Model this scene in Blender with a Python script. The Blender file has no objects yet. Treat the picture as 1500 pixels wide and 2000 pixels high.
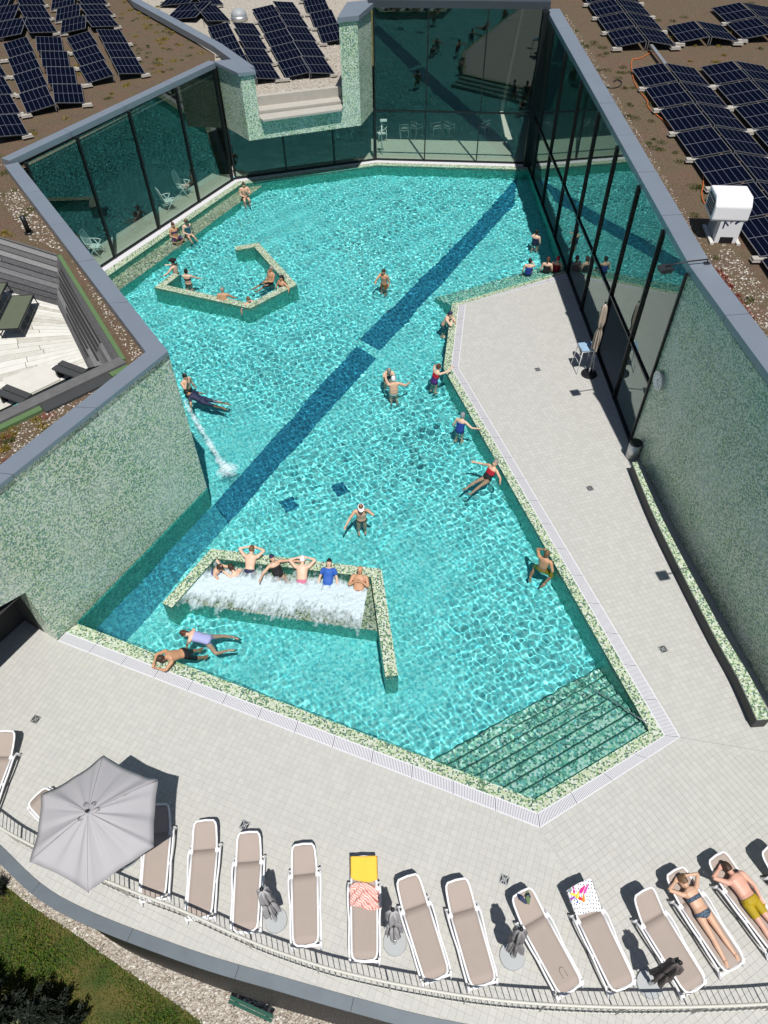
import bpy, bmesh, math, random
import numpy as np
from mathutils import Vector, Matrix
from mathutils.geometry import tessellate_polygon

sc = bpy.context.scene
COL = sc.collection
rng = np.random.default_rng(7)
random.seed(7)

# ------------------------------------------------------------------ camera
F, NX, NY, CX, CY, CAMZ = 1400., 772., 2227., 750., 1000., 17.0
_d = math.hypot(NX - CX, NY - CY)
PITCH, ROLL = math.atan(F / _d), math.atan2(NX - CX, NY - CY)
fwd = np.array([0, math.cos(PITCH), -math.sin(PITCH)])
up0 = np.array([0, math.sin(PITCH), math.cos(PITCH)])
camup = math.cos(ROLL) * up0 + math.sin(ROLL) * np.array([1., 0, 0])
camrt = np.cross(fwd, camup)
cd = bpy.data.cameras.new('camera')
cam = bpy.data.objects.new('camera', cd)
COL.objects.link(cam)
cam.matrix_world = Matrix(((camrt[0], camup[0], -fwd[0], 0), (camrt[1], camup[1], -fwd[1], 0),
                           (camrt[2], camup[2], -fwd[2], CAMZ), (0, 0, 0, 1)))
cd.sensor_fit = 'VERTICAL'
cd.sensor_height = 24.0
cd.lens = 24.0 * F / 2000.0
cd.clip_end = 4000
sc.camera = cam

# ------------------------------------------------------------------ light
SUNV = np.array([0.105, -0.42, 1.0])          # towards the sun
SUNV = SUNV / np.linalg.norm(SUNV)
elev = math.asin(SUNV[2])
world = bpy.data.worlds.new('World')
sc.world = world
world.use_nodes = True
wn = world.node_tree
sky = wn.nodes.new('ShaderNodeTexSky')
sky.sky_type = 'NISHITA'
sky.sun_disc = False
sky.sun_elevation = elev
sky.sun_rotation = math.atan2(SUNV[0], SUNV[1])
sky.altitude = 400
wn.links.new(sky.outputs[0], wn.nodes['Background'].inputs[0])
wn.nodes['Background'].inputs[1].default_value = 0.058
sl = bpy.data.lights.new('sun', 'SUN')
sl.energy = 4.7
sl.angle = math.radians(0.53)
sl.color = (1.0, 0.965, 0.905)
so = bpy.data.objects.new('sun', sl)
COL.objects.link(so)
so.rotation_euler = Vector(SUNV).to_track_quat('Z', 'Y').to_euler()
sl.cycles.is_caustics_light = True
sc.view_settings.view_transform = 'Standard'
sc.view_settings.look = 'None'
sc.view_settings.exposure = 0.0
sc.view_settings.gamma = 1.0
sc.view_settings.use_curve_mapping = False
sc.cycles.use_denoising = True
sc.cycles.caustics_reflective = False
sc.cycles.caustics_refractive = True
sc.cycles.sample_clamp_indirect = 6.0
sc.cycles.max_bounces = 10
sc.cycles.transparent_max_bounces = 12

# ------------------------------------------------------------------ helpers
O = np.array([0, 0, CAMZ])
WATER = -0.05


def ray(x, y):
    r = fwd + camrt * (x - CX) / F + camup * (CY - y) / F
    return r / np.linalg.norm(r)


def P(x, y, z=0.):
    """the place at height z that the photograph shows at pixel x, y"""
    r = ray(x, y)
    return O + r * ((z - CAMZ) / r[2])


def PW(x, y, z):
    """the same for a place under water (Snell)"""
    r = ray(x, y)
    p = O + r * ((WATER - CAMZ) / r[2])
    h = r[:2] / 1.333
    dz = -math.sqrt(1 - h @ h)
    t = (z - WATER) / dz
    return np.array([p[0] + h[0] * t, p[1] + h[1] * t, z])


def zat(x, y, X, Y):
    r = ray(x, y)
    h = np.array([X, Y])
    t = (h @ r[:2]) / (r[:2] @ r[:2])
    return CAMZ + t * r[2]


def v2(*a):
    return np.array(a, float)


class MB:
    def __init__(s):
        s.v, s.f, s.m = [], [], []

    def face(s, pts, mi=0):
        b = len(s.v)
        s.v += [tuple(map(float, p)) for p in pts]
        s.f.append(tuple(range(b, b + len(pts))))
        s.m.append(mi)

    def add(s, verts, faces, mi=0):
        b = len(s.v)
        s.v += [tuple(map(float, p)) for p in verts]
        s.f += [tuple(i + b for i in f) for f in faces]
        s.m += [mi] * len(faces)

    def box(s, c, d, rz=0., mi=0, R=None, taper=1.0):
        hx, hy, hz = d[0] / 2, d[1] / 2, d[2] / 2
        p = np.array([[sx * hx * (taper if sz > 0 else 1), sy * hy * (taper if sz > 0 else 1), sz * hz]
                      for sz in (-1, 1) for sx, sy in ((-1, -1), (1, -1), (1, 1), (-1, 1))])
        if R is None:
            c_, s_ = math.cos(rz), math.sin(rz)
            R = np.array([[c_, -s_, 0], [s_, c_, 0], [0, 0, 1]])
        p = p @ np.asarray(R).T + np.asarray(c)
        s.add(p, [(3, 2, 1, 0), (4, 5, 6, 7), (0, 1, 5, 4), (1, 2, 6, 5), (2, 3, 7, 6), (3, 0, 4, 7)], mi)

    def bar(s, a, b, w, h, mi=0, up=(0, 0, 1)):
        a, b = np.asarray(a, float), np.asarray(b, float)
        d = b - a
        L = np.linalg.norm(d)
        x = d / L
        u = np.asarray(up, float)
        if abs(x @ u) > .98:
            u = np.array([1., 0, 0])
        y = np.cross(u, x)
        y /= np.linalg.norm(y)
        z = np.cross(x, y)
        s.box((a + b) / 2, (L, w, h), mi=mi, R=np.stack([x, y, z], 1))

    def prism(s, poly, z0, z1, mi=0, top=True, bot=True, mit=None):
        poly = [tuple(p[:2]) for p in poly]
        n = len(poly)
        a = sum(poly[i][0] * poly[(i + 1) % n][1] - poly[(i + 1) % n][0] * poly[i][1] for i in range(n))
        if a < 0:
            poly = poly[::-1]
        z0 = [z0] * n if np.isscalar(z0) else (list(z0) if a > 0 else list(z0)[::-1])
        z1 = [z1] * n if np.isscalar(z1) else (list(z1) if a > 0 else list(z1)[::-1])
        vs = [(p[0], p[1], z) for p, z in zip(poly, z0)] + [(p[0], p[1], z) for p, z in zip(poly, z1)]
        fs = [(i, (i + 1) % n, n + (i + 1) % n, n + i) for i in range(n)]
        s.add(vs, fs, mi)
        tris = tessellate_polygon([[Vector((p[0], p[1], 0)) for p in poly]])
        for k, zz, on, flip in ((n, z1, top, False), (0, z0, bot, True)):
            if not on:
                continue
            ff = []
            for t in tris:
                q = [np.array(poly[i]) for i in t]
                ar = np.cross(q[1] - q[0], q[2] - q[0])
                t = tuple(t) if ar > 0 else tuple(t)[::-1]
                ff.append(t[::-1] if flip else t)
            s.add([(p[0], p[1], z) for p, z in zip(poly, zz)], ff, mi if mit is None else mit)

    def sheet(s, poly, z, holes=(), mi=0):
        loops = [[Vector((p[0], p[1], 0)) for p in poly]] + [[Vector((p[0], p[1], 0)) for p in h] for h in holes]
        flat = [p for l in loops for p in l]
        ff = []
        for t in tessellate_polygon(loops):
            q = [np.array(flat[i][:2]) for i in t]
            ff.append(tuple(t) if np.cross(q[1] - q[0], q[2] - q[0]) > 0 else tuple(t)[::-1])
        zf = z if callable(z) else (lambda x, y: z)
        s.add([(p.x, p.y, zf(p.x, p.y)) for p in flat], ff, mi)

    def tube(s, pts, r, n=8, mi=0, caps=True, up=None):
        pts = [np.asarray(p, float) for p in pts]
        r = [r] * len(pts) if np.isscalar(r) or isinstance(r, tuple) else list(r)
        b = len(s.v)
        prev = np.array([0, 0, 1.]) if up is None else np.asarray(up, float)
        for i, p in enumerate(pts):
            t = pts[min(i + 1, len(pts) - 1)] - pts[max(i - 1, 0)]
            t = t / (np.linalg.norm(t) + 1e-9)
            x = np.cross(prev, t)
            if np.linalg.norm(x) < 1e-3:
                x = np.cross(np.array([1., 0.2, 0]), t)
            x /= np.linalg.norm(x)
            y = np.cross(t, x)
            if up is None:
                prev = y
            rr = r[i] if not np.isscalar(r[i]) else (r[i], r[i])
            for k in range(n):
                a = 2 * math.pi * k / n
                s.v.append(tuple(p + x * rr[0] * math.cos(a) + y * rr[1] * math.sin(a)))
        m = len(pts)
        for i in range(m - 1):
            for k in range(n):
                s.f.append((b + i * n + k, b + i * n + (k + 1) % n, b + (i + 1) * n + (k + 1) % n, b + (i + 1) * n + k))
                s.m.append(mi)
        if caps:
            s.f.append(tuple(b + k for k in range(n))[::-1]); s.m.append(mi)
            s.f.append(tuple(b + (m - 1) * n + k for k in range(n))); s.m.append(mi)

    def ball(s, c, r, n=10, m=7, mi=0, R=None):
        r = np.array([r, r, r] if np.isscalar(r) else r, float)
        R = np.eye(3) if R is None else np.asarray(R)
        vs = [np.array([0, 0, -1.])]
        for j in range(1, m):
            t = -math.pi / 2 + math.pi * j / m
            for k in range(n):
                a = 2 * math.pi * k / n
                vs.append(np.array([math.cos(t) * math.cos(a), math.cos(t) * math.sin(a), math.sin(t)]))
        vs.append(np.array([0, 0, 1.]))
        fs = [(0, 1 + (k + 1) % n, 1 + k) for k in range(n)]
        for j in range(m - 2):
            for k in range(n):
                fs.append((1 + j * n + k, 1 + j * n + (k + 1) % n, 1 + (j + 1) * n + (k + 1) % n, 1 + (j + 1) * n + k))
        e = len(vs) - 1
        fs += [(e, 1 + (m - 2) * n + k, 1 + (m - 2) * n + (k + 1) % n) for k in range(n)]
        s.add([R @ (v * r) + np.asarray(c) for v in vs], fs, mi)

    def cyl(s, c, r, z0, z1, n=20, r2=None, mi=0):
        s.tube([(c[0], c[1], z0), (c[0], c[1], z1)], [r, r if r2 is None else r2], n, mi)

    def mesh(s, name, mats, smooth=False):
        me = bpy.data.meshes.new(name)
        me.from_pydata(s.v, [], s.f)
        mats = mats if isinstance(mats, (list, tuple)) else [mats]
        for m in mats:
            me.materials.append(m)
        if len(mats) > 1:
            me.polygons.foreach_set('material_index', s.m)
        if smooth:
            me.polygons.foreach_set('use_smooth', [True] * len(s.f))
        me.update()
        return me

    def obj(s, name, mats, parent=None, smooth=False, kind=None, rec=False, label=None):
        return link(name, s.mesh(name, mats, smooth), parent, kind, rec, label)


def link(name, me, parent=None, kind=None, rec=False, label=None):
    o = bpy.data.objects.new(name, me)
    COL.objects.link(o)
    if parent is not None:
        o.parent = parent
        if parent.get('abs'):
            o.location = -parent.location
    if kind:
        o['kind'] = kind
    if label:
        o['label'] = label
    if rec:
        o.cycles.is_caustics_receiver = True
    return o


def tag(o, label, cat, group=None):
    o['label'] = label
    o['category'] = cat
    if group:
        o['group'] = group
    return o


def thing(name, label, cat, loc=(0, 0, 0), rz=0., group=None):
    """an Empty at the thing's base; its parts are built in its own frame"""
    o = bpy.data.objects.new(name, None)
    COL.objects.link(o)
    o.location = loc
    o.rotation_euler = (0, 0, rz)
    o.empty_display_size = .2
    return tag(o, label, cat, group)


def wthing(name, label, cat, loc, group=None):
    """a thing whose parts are built in world coordinates"""
    o = thing(name, label, cat, loc, 0., group)
    o['abs'] = 1
    return o


def copy_tree(o, parent=None):
    c = o.copy()
    COL.objects.link(c)
    if parent is not None:
        c.parent = parent
    for ch in list(o.children):
        copy_tree(ch, c)
    return c


def inside(poly, X, Y):
    X, Y = np.asarray(X), np.asarray(Y)
    r = np.zeros(X.shape, bool)
    n = len(poly)
    for i in range(n):
        x1, y1 = poly[i][:2]
        x2, y2 = poly[(i + 1) % n][:2]
        c = (y1 > Y) != (y2 > Y)
        with np.errstate(divide='ignore', invalid='ignore'):
            xx = (x2 - x1) * (Y - y1) / (y2 - y1 + 1e-12) + x1
        r ^= c & (X < xx)
    return r


def offset(pl, d, closed=False):
    """polyline moved d to its left"""
    pl = [v2(*p[:2]) for p in pl]
    n = len(pl)
    out = []
    for i in range(n):
        ns = []
        for a, b in ((i - 1, i), (i, i + 1)):
            if closed or (a >= 0 and b < n):
                t = pl[b % n] - pl[a % n]
                t /= np.linalg.norm(t)
                ns.append(v2(-t[1], t[0]))
        m = sum(ns)
        m = m / np.linalg.norm(m)
        out.append(pl[i] + m * d / max(.35, (m @ ns[0])))
    return out


def smooth_line(pts, n=8):
    """Catmull-Rom through the points"""
    pts = [np.asarray(p, float) for p in pts]
    out = []
    for i in range(len(pts) - 1):
        p0, p1, p2, p3 = pts[max(i - 1, 0)], pts[i], pts[i + 1], pts[min(i + 2, len(pts) - 1)]
        for k in range(n):
            t = k / n
            out.append(.5 * (2 * p1 + (p2 - p0) * t + (2 * p0 - 5 * p1 + 4 * p2 - p3) * t * t + (3 * p1 - p0 - 3 * p2 + p3) * t ** 3))
    out.append(pts[-1])
    return out


def resample(pts, step):
    pts = np.array(pts)
    d = np.r_[0, np.cumsum(np.linalg.norm(np.diff(pts, axis=0), axis=1))]
    n = max(1, int(round(d[-1] / step)))
    t = np.linspace(0, d[-1], n + 1)
    return np.stack([np.interp(t, d, pts[:, k]) for k in range(pts.shape[1])], 1)


# ------------------------------------------------------------------ materials
class N:
    """small node-graph helper"""
    def __init__(s, name):
        s.m = bpy.data.materials.new(name)
        s.m.use_nodes = True
        s.t = s.m.node_tree
        s.b = s.t.nodes['Principled BSDF']
        s.out = s.t.nodes['Material Output']

    def n(s, typ, **kw):
        nd = s.t.nodes.new('ShaderNode' + typ)
        for k, v in kw.items():
            setattr(nd, k, v)
        return nd

    def l(s, a, b):
        s.t.links.new(a, b)

    def set(s, **kw):
        for k, v in kw.items():
            i = s.b.inputs[k.replace('_', ' ')]
            if hasattr(v, 'is_linked'):
                s.l(v, i)
            else:
                i.default_value = (*v, 1) if isinstance(v, tuple) and len(v) == 3 else v
        return s

    def math(s, op, a, b=None, c=None):
        nd = s.n('Math', operation=op)
        for i, q in enumerate((a, b, c)):
            if q is None:
                continue
            if hasattr(q, 'is_linked'):
                s.l(q, nd.inputs[i])
            else:
                nd.inputs[i].default_value = q
        return nd.outputs[0]

    def vmath(s, op, a, b=None):
        nd = s.n('VectorMath', operation=op)
        for i, q in enumerate((a, b)):
            if q is None:
                continue
            if hasattr(q, 'is_linked'):
                s.l(q, nd.inputs[i])
            else:
                nd.inputs[i].default_value = q
        return nd.outputs['Value'] if op == 'DOT_PRODUCT' else nd.outputs[0]

    def mix(s, fac, a, b, typ='MIX'):
        nd = s.n('Mix', data_type='RGBA', blend_type=typ)
        for q, i in ((fac, nd.inputs[0]), (a, nd.inputs[6]), (b, nd.inputs[7])):
            if hasattr(q, 'is_linked'):
                s.l(q, i)
            else:
                i.default_value = (*q, 1) if isinstance(q, tuple) and len(q) == 3 else q
        return nd.outputs[2]

    def ramp(s, x, stops, const=False):
        nd = s.n('ValToRGB')
        r = nd.color_ramp
        if const:
            r.interpolation = 'CONSTANT'
        while len(r.elements) < len(stops):
            r.elements.new(.5)
        for e, (p, c) in zip(r.elements, stops):
            e.position = p
            e.color = (*c, 1) if len(c) == 3 else c
        s.l(x, nd.inputs[0])
        return nd.outputs[0]

    def noise(s, vec, scale, detail=3, rough=.55, dim='3D'):
        nd = s.n('TexNoise', noise_dimensions=dim)
        nd.inputs['Scale'].default_value = scale
        nd.inputs['Detail'].default_value = detail
        nd.inputs['Roughness'].default_value = rough
        if vec is not None:
            s.l(vec, nd.inputs['Vector'])
        return nd.outputs['Fac']

    def pos(s):
        return s.n('NewGeometry').outputs['Position']

    def obj(s):
        return s.n('TexCoord').outputs['Object']

    def rnd(s):
        return s.n('ObjectInfo').outputs['Random']

    def wall_uv(s):
        """metres along and up any upright face, x and y on any level one"""
        g = s.n('NewGeometry')
        pos, nrm = g.outputs['Position'], g.outputs['True Normal']
        tn = s.vmath('NORMALIZE', s.vmath('CROSS_PRODUCT', (0, 0, 1), nrm))
        u = s.vmath('DOT_PRODUCT', pos, tn)
        sp = s.n('SeparateXYZ'); s.l(pos, sp.inputs[0])
        sn = s.n('SeparateXYZ'); s.l(nrm, sn.inputs[0])
        flat = s.math('GREATER_THAN', s.math('ABSOLUTE', sn.outputs[2]), .7)
        cu = s.n('CombineXYZ'); s.l(u, cu.inputs[0]); s.l(sp.outputs[2], cu.inputs[1])
        cf = s.n('CombineXYZ'); s.l(sp.outputs[0], cf.inputs[0]); s.l(sp.outputs[1], cf.inputs[1])
        mx = s.n('Mix', data_type='VECTOR')
        s.l(flat, mx.inputs[0]); s.l(cu.outputs[0], mx.inputs[4]); s.l(cf.outputs[0], mx.inputs[5])
        return mx.outputs[1]

    def bump(s, h, strength=.3, dist=.01):
        nd = s.n('Bump')
        nd.inputs['Strength'].default_value = strength
        nd.inputs['Distance'].default_value = dist
        s.l(h, nd.inputs['Height'])
        s.l(nd.outputs[0], s.b.inputs['Normal'])


def plain(name, c, rough=.5, metal=0., var=.12, scale=6., spec=.5, bump=0.):
    s = N(name)
    n = s.noise(s.pos(), scale, 5)
    col = s.mix(n, tuple(x * (1 - var) for x in c), tuple(min(1, x * (1 + var)) for x in c))
    s.set(Base_Color=col, Roughness=rough, Metallic=metal)
    s.b.inputs['Specular IOR Level'].default_value = spec
    if bump:
        s.bump(s.noise(s.pos(), scale * 8, 4), bump, .01)
    return s.m


def mosaic(name, palette, scale, grout, rough=.22, wash=0.):
    s = N(name)
    uv = s.wall_uv()
    vo = s.n('TexVoronoi', voronoi_dimensions='2D', distance='MANHATTAN')
    vo.inputs['Scale'].default_value = scale
    vo.inputs['Randomness'].default_value = .8
    s.l(uv, vo.inputs['Vector'])
    sp = s.n('SeparateColor'); s.l(vo.outputs['Color'], sp.inputs[0])
    n = len(palette)
    col = s.ramp(sp.outputs[0], [(i / n, c) for i, c in enumerate(palette)], True)
    big = s.noise(uv, .55, 4)
    col = s.mix(s.math('MULTIPLY', s.math('SMOOTH_MIN', s.math('MULTIPLY', s.math('SUBTRACT', big, .42), 4.), 1., .1), wash), col, (.76, .81, .80)) if wash else col
    ve = s.n('TexVoronoi', voronoi_dimensions='2D', feature='DISTANCE_TO_EDGE')
    ve.inputs['Scale'].default_value = scale
    ve.inputs['Randomness'].default_value = .8
    s.l(uv, ve.inputs['Vector'])
    g = s.math('LESS_THAN', ve.outputs['Distance'], .05)
    col = s.mix(g, col, grout)
    s.set(Base_Color=col, Roughness=rough)
    nm = s.n('Bump')
    nm.inputs['Strength'].default_value = .35
    nm.inputs['Distance'].default_value = .012
    s.l(sp.outputs[1], nm.inputs['Height'])
    s.l(nm.outputs[0], s.b.inputs['Normal'])
    return s.m


M = {}
GREEN = [(.10, .22, .10), (.42, .52, .30), (.05, .13, .08), (.50, .56, .42), (.22, .36, .16), (.60, .64, .52), (.12, .20, .20), (.34, .44, .22), (.07, .16, .11), (.46, .52, .46)]
M['mosaic'] = mosaic('green_mosaic', [(.15, .33, .16), (.58, .68, .46), (.06, .18, .12), (.68, .74, .60), (.25, .47, .20), (.74, .78, .68), (.18, .32, .30), (.47, .60, .35), (.06, .20, .13), (.58, .65, .56)], 26, (.52, .58, .51), .26, .32)
M['rim'] = mosaic('pale_mosaic', [(.07, .18, .07), (.48, .57, .36), (.03, .10, .05), (.54, .60, .48), (.19, .33, .14), (.62, .65, .60), (.06, .13, .12), (.37, .47, .26), (.50, .56, .43), (.50, .51, .37)], 25, (.46, .51, .43), .3)
M['wallmos'] = mosaic('pool_wall_mosaic', [(.03, .34, .27), (.05, .46, .36), (.025, .26, .22), (.08, .54, .42), (.16, .60, .46)], 18, (.06, .38, .31), .4)
M['stepmos'] = mosaic('step_mosaic', [(.07, .40, .30), (.38, .74, .56), (.03, .24, .22), (.46, .78, .66), (.18, .56, .42), (.56, .84, .80), (.09, .46, .46), (.025, .17, .15)], 18, (.34, .62, .48), .4)
M['floormos'] = mosaic('pool_floor_mosaic', [(.16, .77, .79), (.22, .83, .84), (.11, .66, .71), (.28, .87, .88), (.18, .79, .81), (.07, .56, .63)], 16, (.19, .78, .80), .45)
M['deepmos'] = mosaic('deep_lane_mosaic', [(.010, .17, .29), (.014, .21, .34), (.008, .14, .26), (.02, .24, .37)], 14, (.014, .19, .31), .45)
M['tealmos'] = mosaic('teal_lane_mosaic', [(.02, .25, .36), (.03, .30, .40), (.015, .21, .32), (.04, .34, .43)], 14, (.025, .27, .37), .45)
M['channel_dark'] = plain('channel_bed', (.16, .17, .20), .8)
M['coping_low'] = plain('weathered_coping', (.15, .175, .20), .5, .3, .18, 2.5)
M['riser_shade'] = plain('dark_green_riser_shade', (.02, .15, .11), .5)  # dark colour for the risers' shadow lines painted on the corner steps
M['coping'] = plain('coping_metal', (.25, .29, .345), .42, .35, .10, 1.2)
M['coping_dark'] = plain('coping_edge', (.06, .07, .085), .5, .3)
M['white_strip'] = plain('white_channel', (.66, .66, .70), .45, 0, .04, 3)
M['frame'] = plain('window_frame', (.012, .014, .016), .4, .2)
M['concrete'] = plain('concrete', (.42, .40, .36), .8, 0, .12, 3, bump=.2)
M['steel'] = plain('galvanised_steel', (.55, .56, .56), .38, .7, .1, 4)
M['dark_metal'] = plain('dark_metal', (.03, .032, .035), .5, .3)
M['charcoal'] = plain('charcoal', (.045, .048, .05), .7)
M['wood_grey'] = plain('weathered_grey_wood', (.12, .118, .12), .8, 0, .35, 5, bump=.3)
M['wood_pale'] = plain('sun_bleached_wood', (.60, .585, .54), .75, 0, .12, 3, bump=.2)
M['white_plastic'] = plain('white_plastic', (.80, .80, .82), .32, 0, .03, 5)
M['grey_plastic'] = plain('grey_plastic', (.33, .35, .37), .5)
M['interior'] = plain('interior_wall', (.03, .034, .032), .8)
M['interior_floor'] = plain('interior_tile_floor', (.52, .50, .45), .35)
M['soffit'] = plain('dark_render', (.03, .03, .03), .8)
M['flash_green'] = plain('green_flashing', (.10, .17, .07), .6)
M['bench_green'] = plain('dark_green_paint', (.006, .075, .05), .4)
M['stone'] = N('gravel_stone')
_s = M['stone']
_g = _s.n('NewGeometry')
_c = _s.ramp(_g.outputs['Random Per Island'], [(0, (.20, .17, .14)), (.3, (.42, .38, .33)), (.55, (.62, .58, .52)), (.75, (.34, .27, .21)), (1, (.72, .70, .66))])
_s.set(Base_Color=_c, Roughness=.8)
M['stone'] = _s.m
_s = N('roof_soil')
_p = _s.pos()
_a = _s.noise(_p, .8, 9, .72)
_b2 = _s.noise(_p, 22, 4)
_c = _s.ramp(_a, [(.30, (.058, .036, .021)), (.42, (.110, .066, .042)), (.50, (.094, .076, .026)), (.58, (.130, .062, .040)), (.68, (.110, .080, .034))])
_c = _s.mix(_s.math('MULTIPLY', _b2, .8), _c, (.05, .04, .03), 'MULTIPLY') if False else _s.mix(.55, _c, _s.ramp(_b2, [(.3, (.026, .018, .012)), (.62, (.165, .118, .082))]))
_s.set(Base_Color=_c, Roughness=.95)
_s.bump(_b2, .6, .04)
M['soil'] = _s.m
_s = N('lawn_soil')
_a = _s.noise(_s.pos(), 1.3, 5)
_s.set(Base_Color=_s.ramp(_a, [(.35, (.035, .060, .010)), (.6, (.10, .085, .022))]), Roughness=.95)
M['lawn'] = _s.m
_s = N('gravel_bed')
_vo = _s.n('TexVoronoi'); _vo.inputs['Scale'].default_value = 28
_s.l(_s.pos(), _vo.inputs['Vector'])
_sp = _s.n('SeparateColor'); _s.l(_vo.outputs['Color'], _sp.inputs[0])
_s.set(Base_Color=_s.ramp(_sp.outputs[0], [(0, (.24, .20, .16)), (.4, (.44, .40, .34)), (.8, (.58, .54, .48)), (1, (.30, .24, .18))]), Roughness=.9)
_s.bump(_vo.outputs['Distance'], .8, .04)
M['gravel'] = _s.m


def leafmat(name, cols):
    s = N(name)
    g = s.n('NewGeometry')
    c = s.ramp(g.outputs['Random Per Island'], [(i / max(1, len(cols) - 1), q) for i, q in enumerate(cols)])
    s.set(Base_Color=c, Roughness=.7)
    return s.m


M['grass'] = leafmat('grass_blades', [(.05, .14, .010), (.085, .19, .014), (.15, .17, .02), (.07, .16, .012), (.21, .17, .04)])
M['sedum_yellow'] = leafmat('yellow_sedum', [(.30, .19, .02), (.20, .15, .02), (.12, .12, .03), (.34, .24, .04)])
M['sedum_green'] = leafmat('green_sedum', [(.05, .075, .015), (.09, .10, .025), (.12, .10, .03)])
M['sedum_red'] = leafmat('red_sedum', [(.26, .06, .04), (.34, .11, .08), (.18, .05, .03)])
M['needle'] = leafmat('dark_needles', [(.006, .012, .006), (.010, .018, .008), (.004, .008, .005)])
M['pale_leaf'] = leafmat('pale_leaves', [(.22, .25, .12), (.30, .32, .18), (.15, .19, .08)])


def tile_mat(name, ang, c0, size=.145):
    s = N(name)
    mp = s.n('Mapping')
    mp.inputs['Rotation'].default_value = (0, 0, -ang)
    s.l(s.pos(), mp.inputs['Vector'])
    br = s.n('TexBrick')
    br.offset = 0.0
    br.inputs['Scale'].default_value = 1.0
    br.inputs['Brick Width'].default_value = size
    br.inputs['Row Height'].default_value = size
    br.inputs['Mortar Size'].default_value = .0035
    br.inputs['Color1'].default_value = (*[x * .93 for x in c0], 1)
    br.inputs['Color2'].default_value = (*[x * 1.05 for x in c0], 1)
    br.inputs['Mortar'].default_value = (*[x * .62 for x in c0], 1)
    br.inputs['Bias'].default_value = -.1
    s.l(mp.outputs[0], br.inputs['Vector'])
    n = s.noise(s.pos(), .5, 5)
    col = s.mix(s.ramp(n, [(.35, (0, 0, 0)), (.7, (.35, .35, .35))]), br.outputs['Color'], tuple(x * .92 for x in c0))
    s.set(Base_Color=col, Roughness=.62)
    s.bump(br.outputs['Fac'], -.25, .004)
    return s.m


DECKC = (.482, .480, .455)
_s = N('deck_tile')
_r = _s.n('NewGeometry').outputs['Random Per Island']
_r2 = _s.rnd()
_q = _s.math('FRACT', _s.math('ADD', _s.math('MULTIPLY', _r, 7.31), _s.math('MULTIPLY', _r2, 3.7)))
_c = _s.ramp(_q, [(0, tuple(x * .94 for x in DECKC)), (.5, tuple(x * .99 for x in DECKC)), (.85, tuple(x * 1.03 for x in DECKC)), (1, (.48, .475, .435))])
_n = _s.noise(_s.pos(), .55, 5)
_c = _s.mix(_s.ramp(_n, [(.35, (0, 0, 0)), (.72, (.4, .4, .4))]), _c, tuple(x * .91 for x in DECKC))
_s.set(Base_Color=_c, Roughness=.6)
M['tile'] = _s.m
M['grout'] = plain('tile_joint', (.22, .215, .20), .9)

# water: real refraction; the sun's light is carried through it by shadow caustics
_s = N('pool_water_surface')
_s.set(Base_Color=(.92, 1.0, .99), Roughness=0.0, IOR=1.333)
_s.b.inputs['Transmission Weight'].default_value = 1.0
M['water'] = _s.m

# coated glazing: see-through and mirroring at once
_s = N('tinted_glazing')
_tr = _s.n('BsdfTransparent'); _tr.inputs[0].default_value = (.78, .91, .85, 1)
_gl = _s.n('BsdfGlossy'); _gl.inputs[0].default_value = (.80, .95, .90, 1); _gl.inputs['Roughness'].default_value = 0.0
_gg = _s.n('NewGeometry')
_cs = _s.math('ABSOLUTE', _s.vmath('DOT_PRODUCT', _gg.outputs['Incoming'], _gg.outputs['Normal']))
_fa = _s.math('MULTIPLY_ADD', _s.math('POWER', _s.math('SUBTRACT', 1.0, _cs), 3.0), .85, .085)
_mx = _s.n('MixShader'); _s.l(_fa, _mx.inputs[0]); _s.l(_tr.outputs[0], _mx.inputs[1]); _s.l(_gl.outputs[0], _mx.inputs[2])
_s.l(_mx.outputs[0], _s.out.inputs[0])
M['glass'] = _s.m

# photovoltaic cells: dark glass with the printed grid
_s = N('solar_cells')
_o = _s.n('TexCoord').outputs['Object']
_sp = _s.n('SeparateXYZ'); _s.l(_o, _sp.inputs[0])


def _grid(x, n, L, w):
    t = _s.math('FRACT', _s.math('ADD', _s.math('MULTIPLY', x, n / L), 100.0 + (0 if n % 2 == 0 else .5)))
    return _s.math('GREATER_THAN', _s.math('ABSOLUTE', _s.math('SUBTRACT', t, .5)), .5 - w)


_ga = _grid(_sp.outputs[0], 6, 1.0, .028)
_gb = _grid(_sp.outputs[1], 12, 1.0, .022)
_gm = _s.math('LESS_THAN', _s.math('ABSOLUTE', _sp.outputs[1]), .008)
_c = _s.mix(_gb, (.0025, .004, .012), (.009, .013, .028))
_c = _s.mix(_ga, _c, (.11, .13, .18))
_c = _s.mix(_gm, _c, (.11, .125, .155))
_s.set(Base_Color=_c, Roughness=.3)
_s.b.inputs['Specular IOR Level'].default_value = .0
M['cells'] = _s.m
M['pv_frame'] = plain('panel_frame', (.24, .245, .26), .45, .3)
M['ballast'] = plain('ballast_block', (.40, .375, .335), .85, 0, .15, 8)
M['sling'] = plain('taupe_sling', (.36, .30, .265), .8, 0, .05, 4)
M['canopy'] = plain('grey_canopy', (.40, .39, .41), .85, 0, .06, 2)
M['canopy_dark'] = plain('furled_canopy', (.26, .25, .26), .85, 0, .2, 9)
M['canopy_brown'] = plain('brown_canopy', (.11, .09, .09), .85, 0, .25, 9)
M['canopy_beige'] = plain('beige_canopy', (.40, .33, .27), .85, 0, .15, 9)
M['base'] = plain('parasol_base', (.40, .42, .43), .5, 0, .06, 3)
M['black'] = plain('black_plastic', (.010, .010, .012), .45)
M['yellow'] = plain('yellow_towel', (.85, .50, .06), .9, 0, .06, 14)
M['foam'] = plain('foam', (.86, .90, .92), .6, 0, .03, 9)
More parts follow.
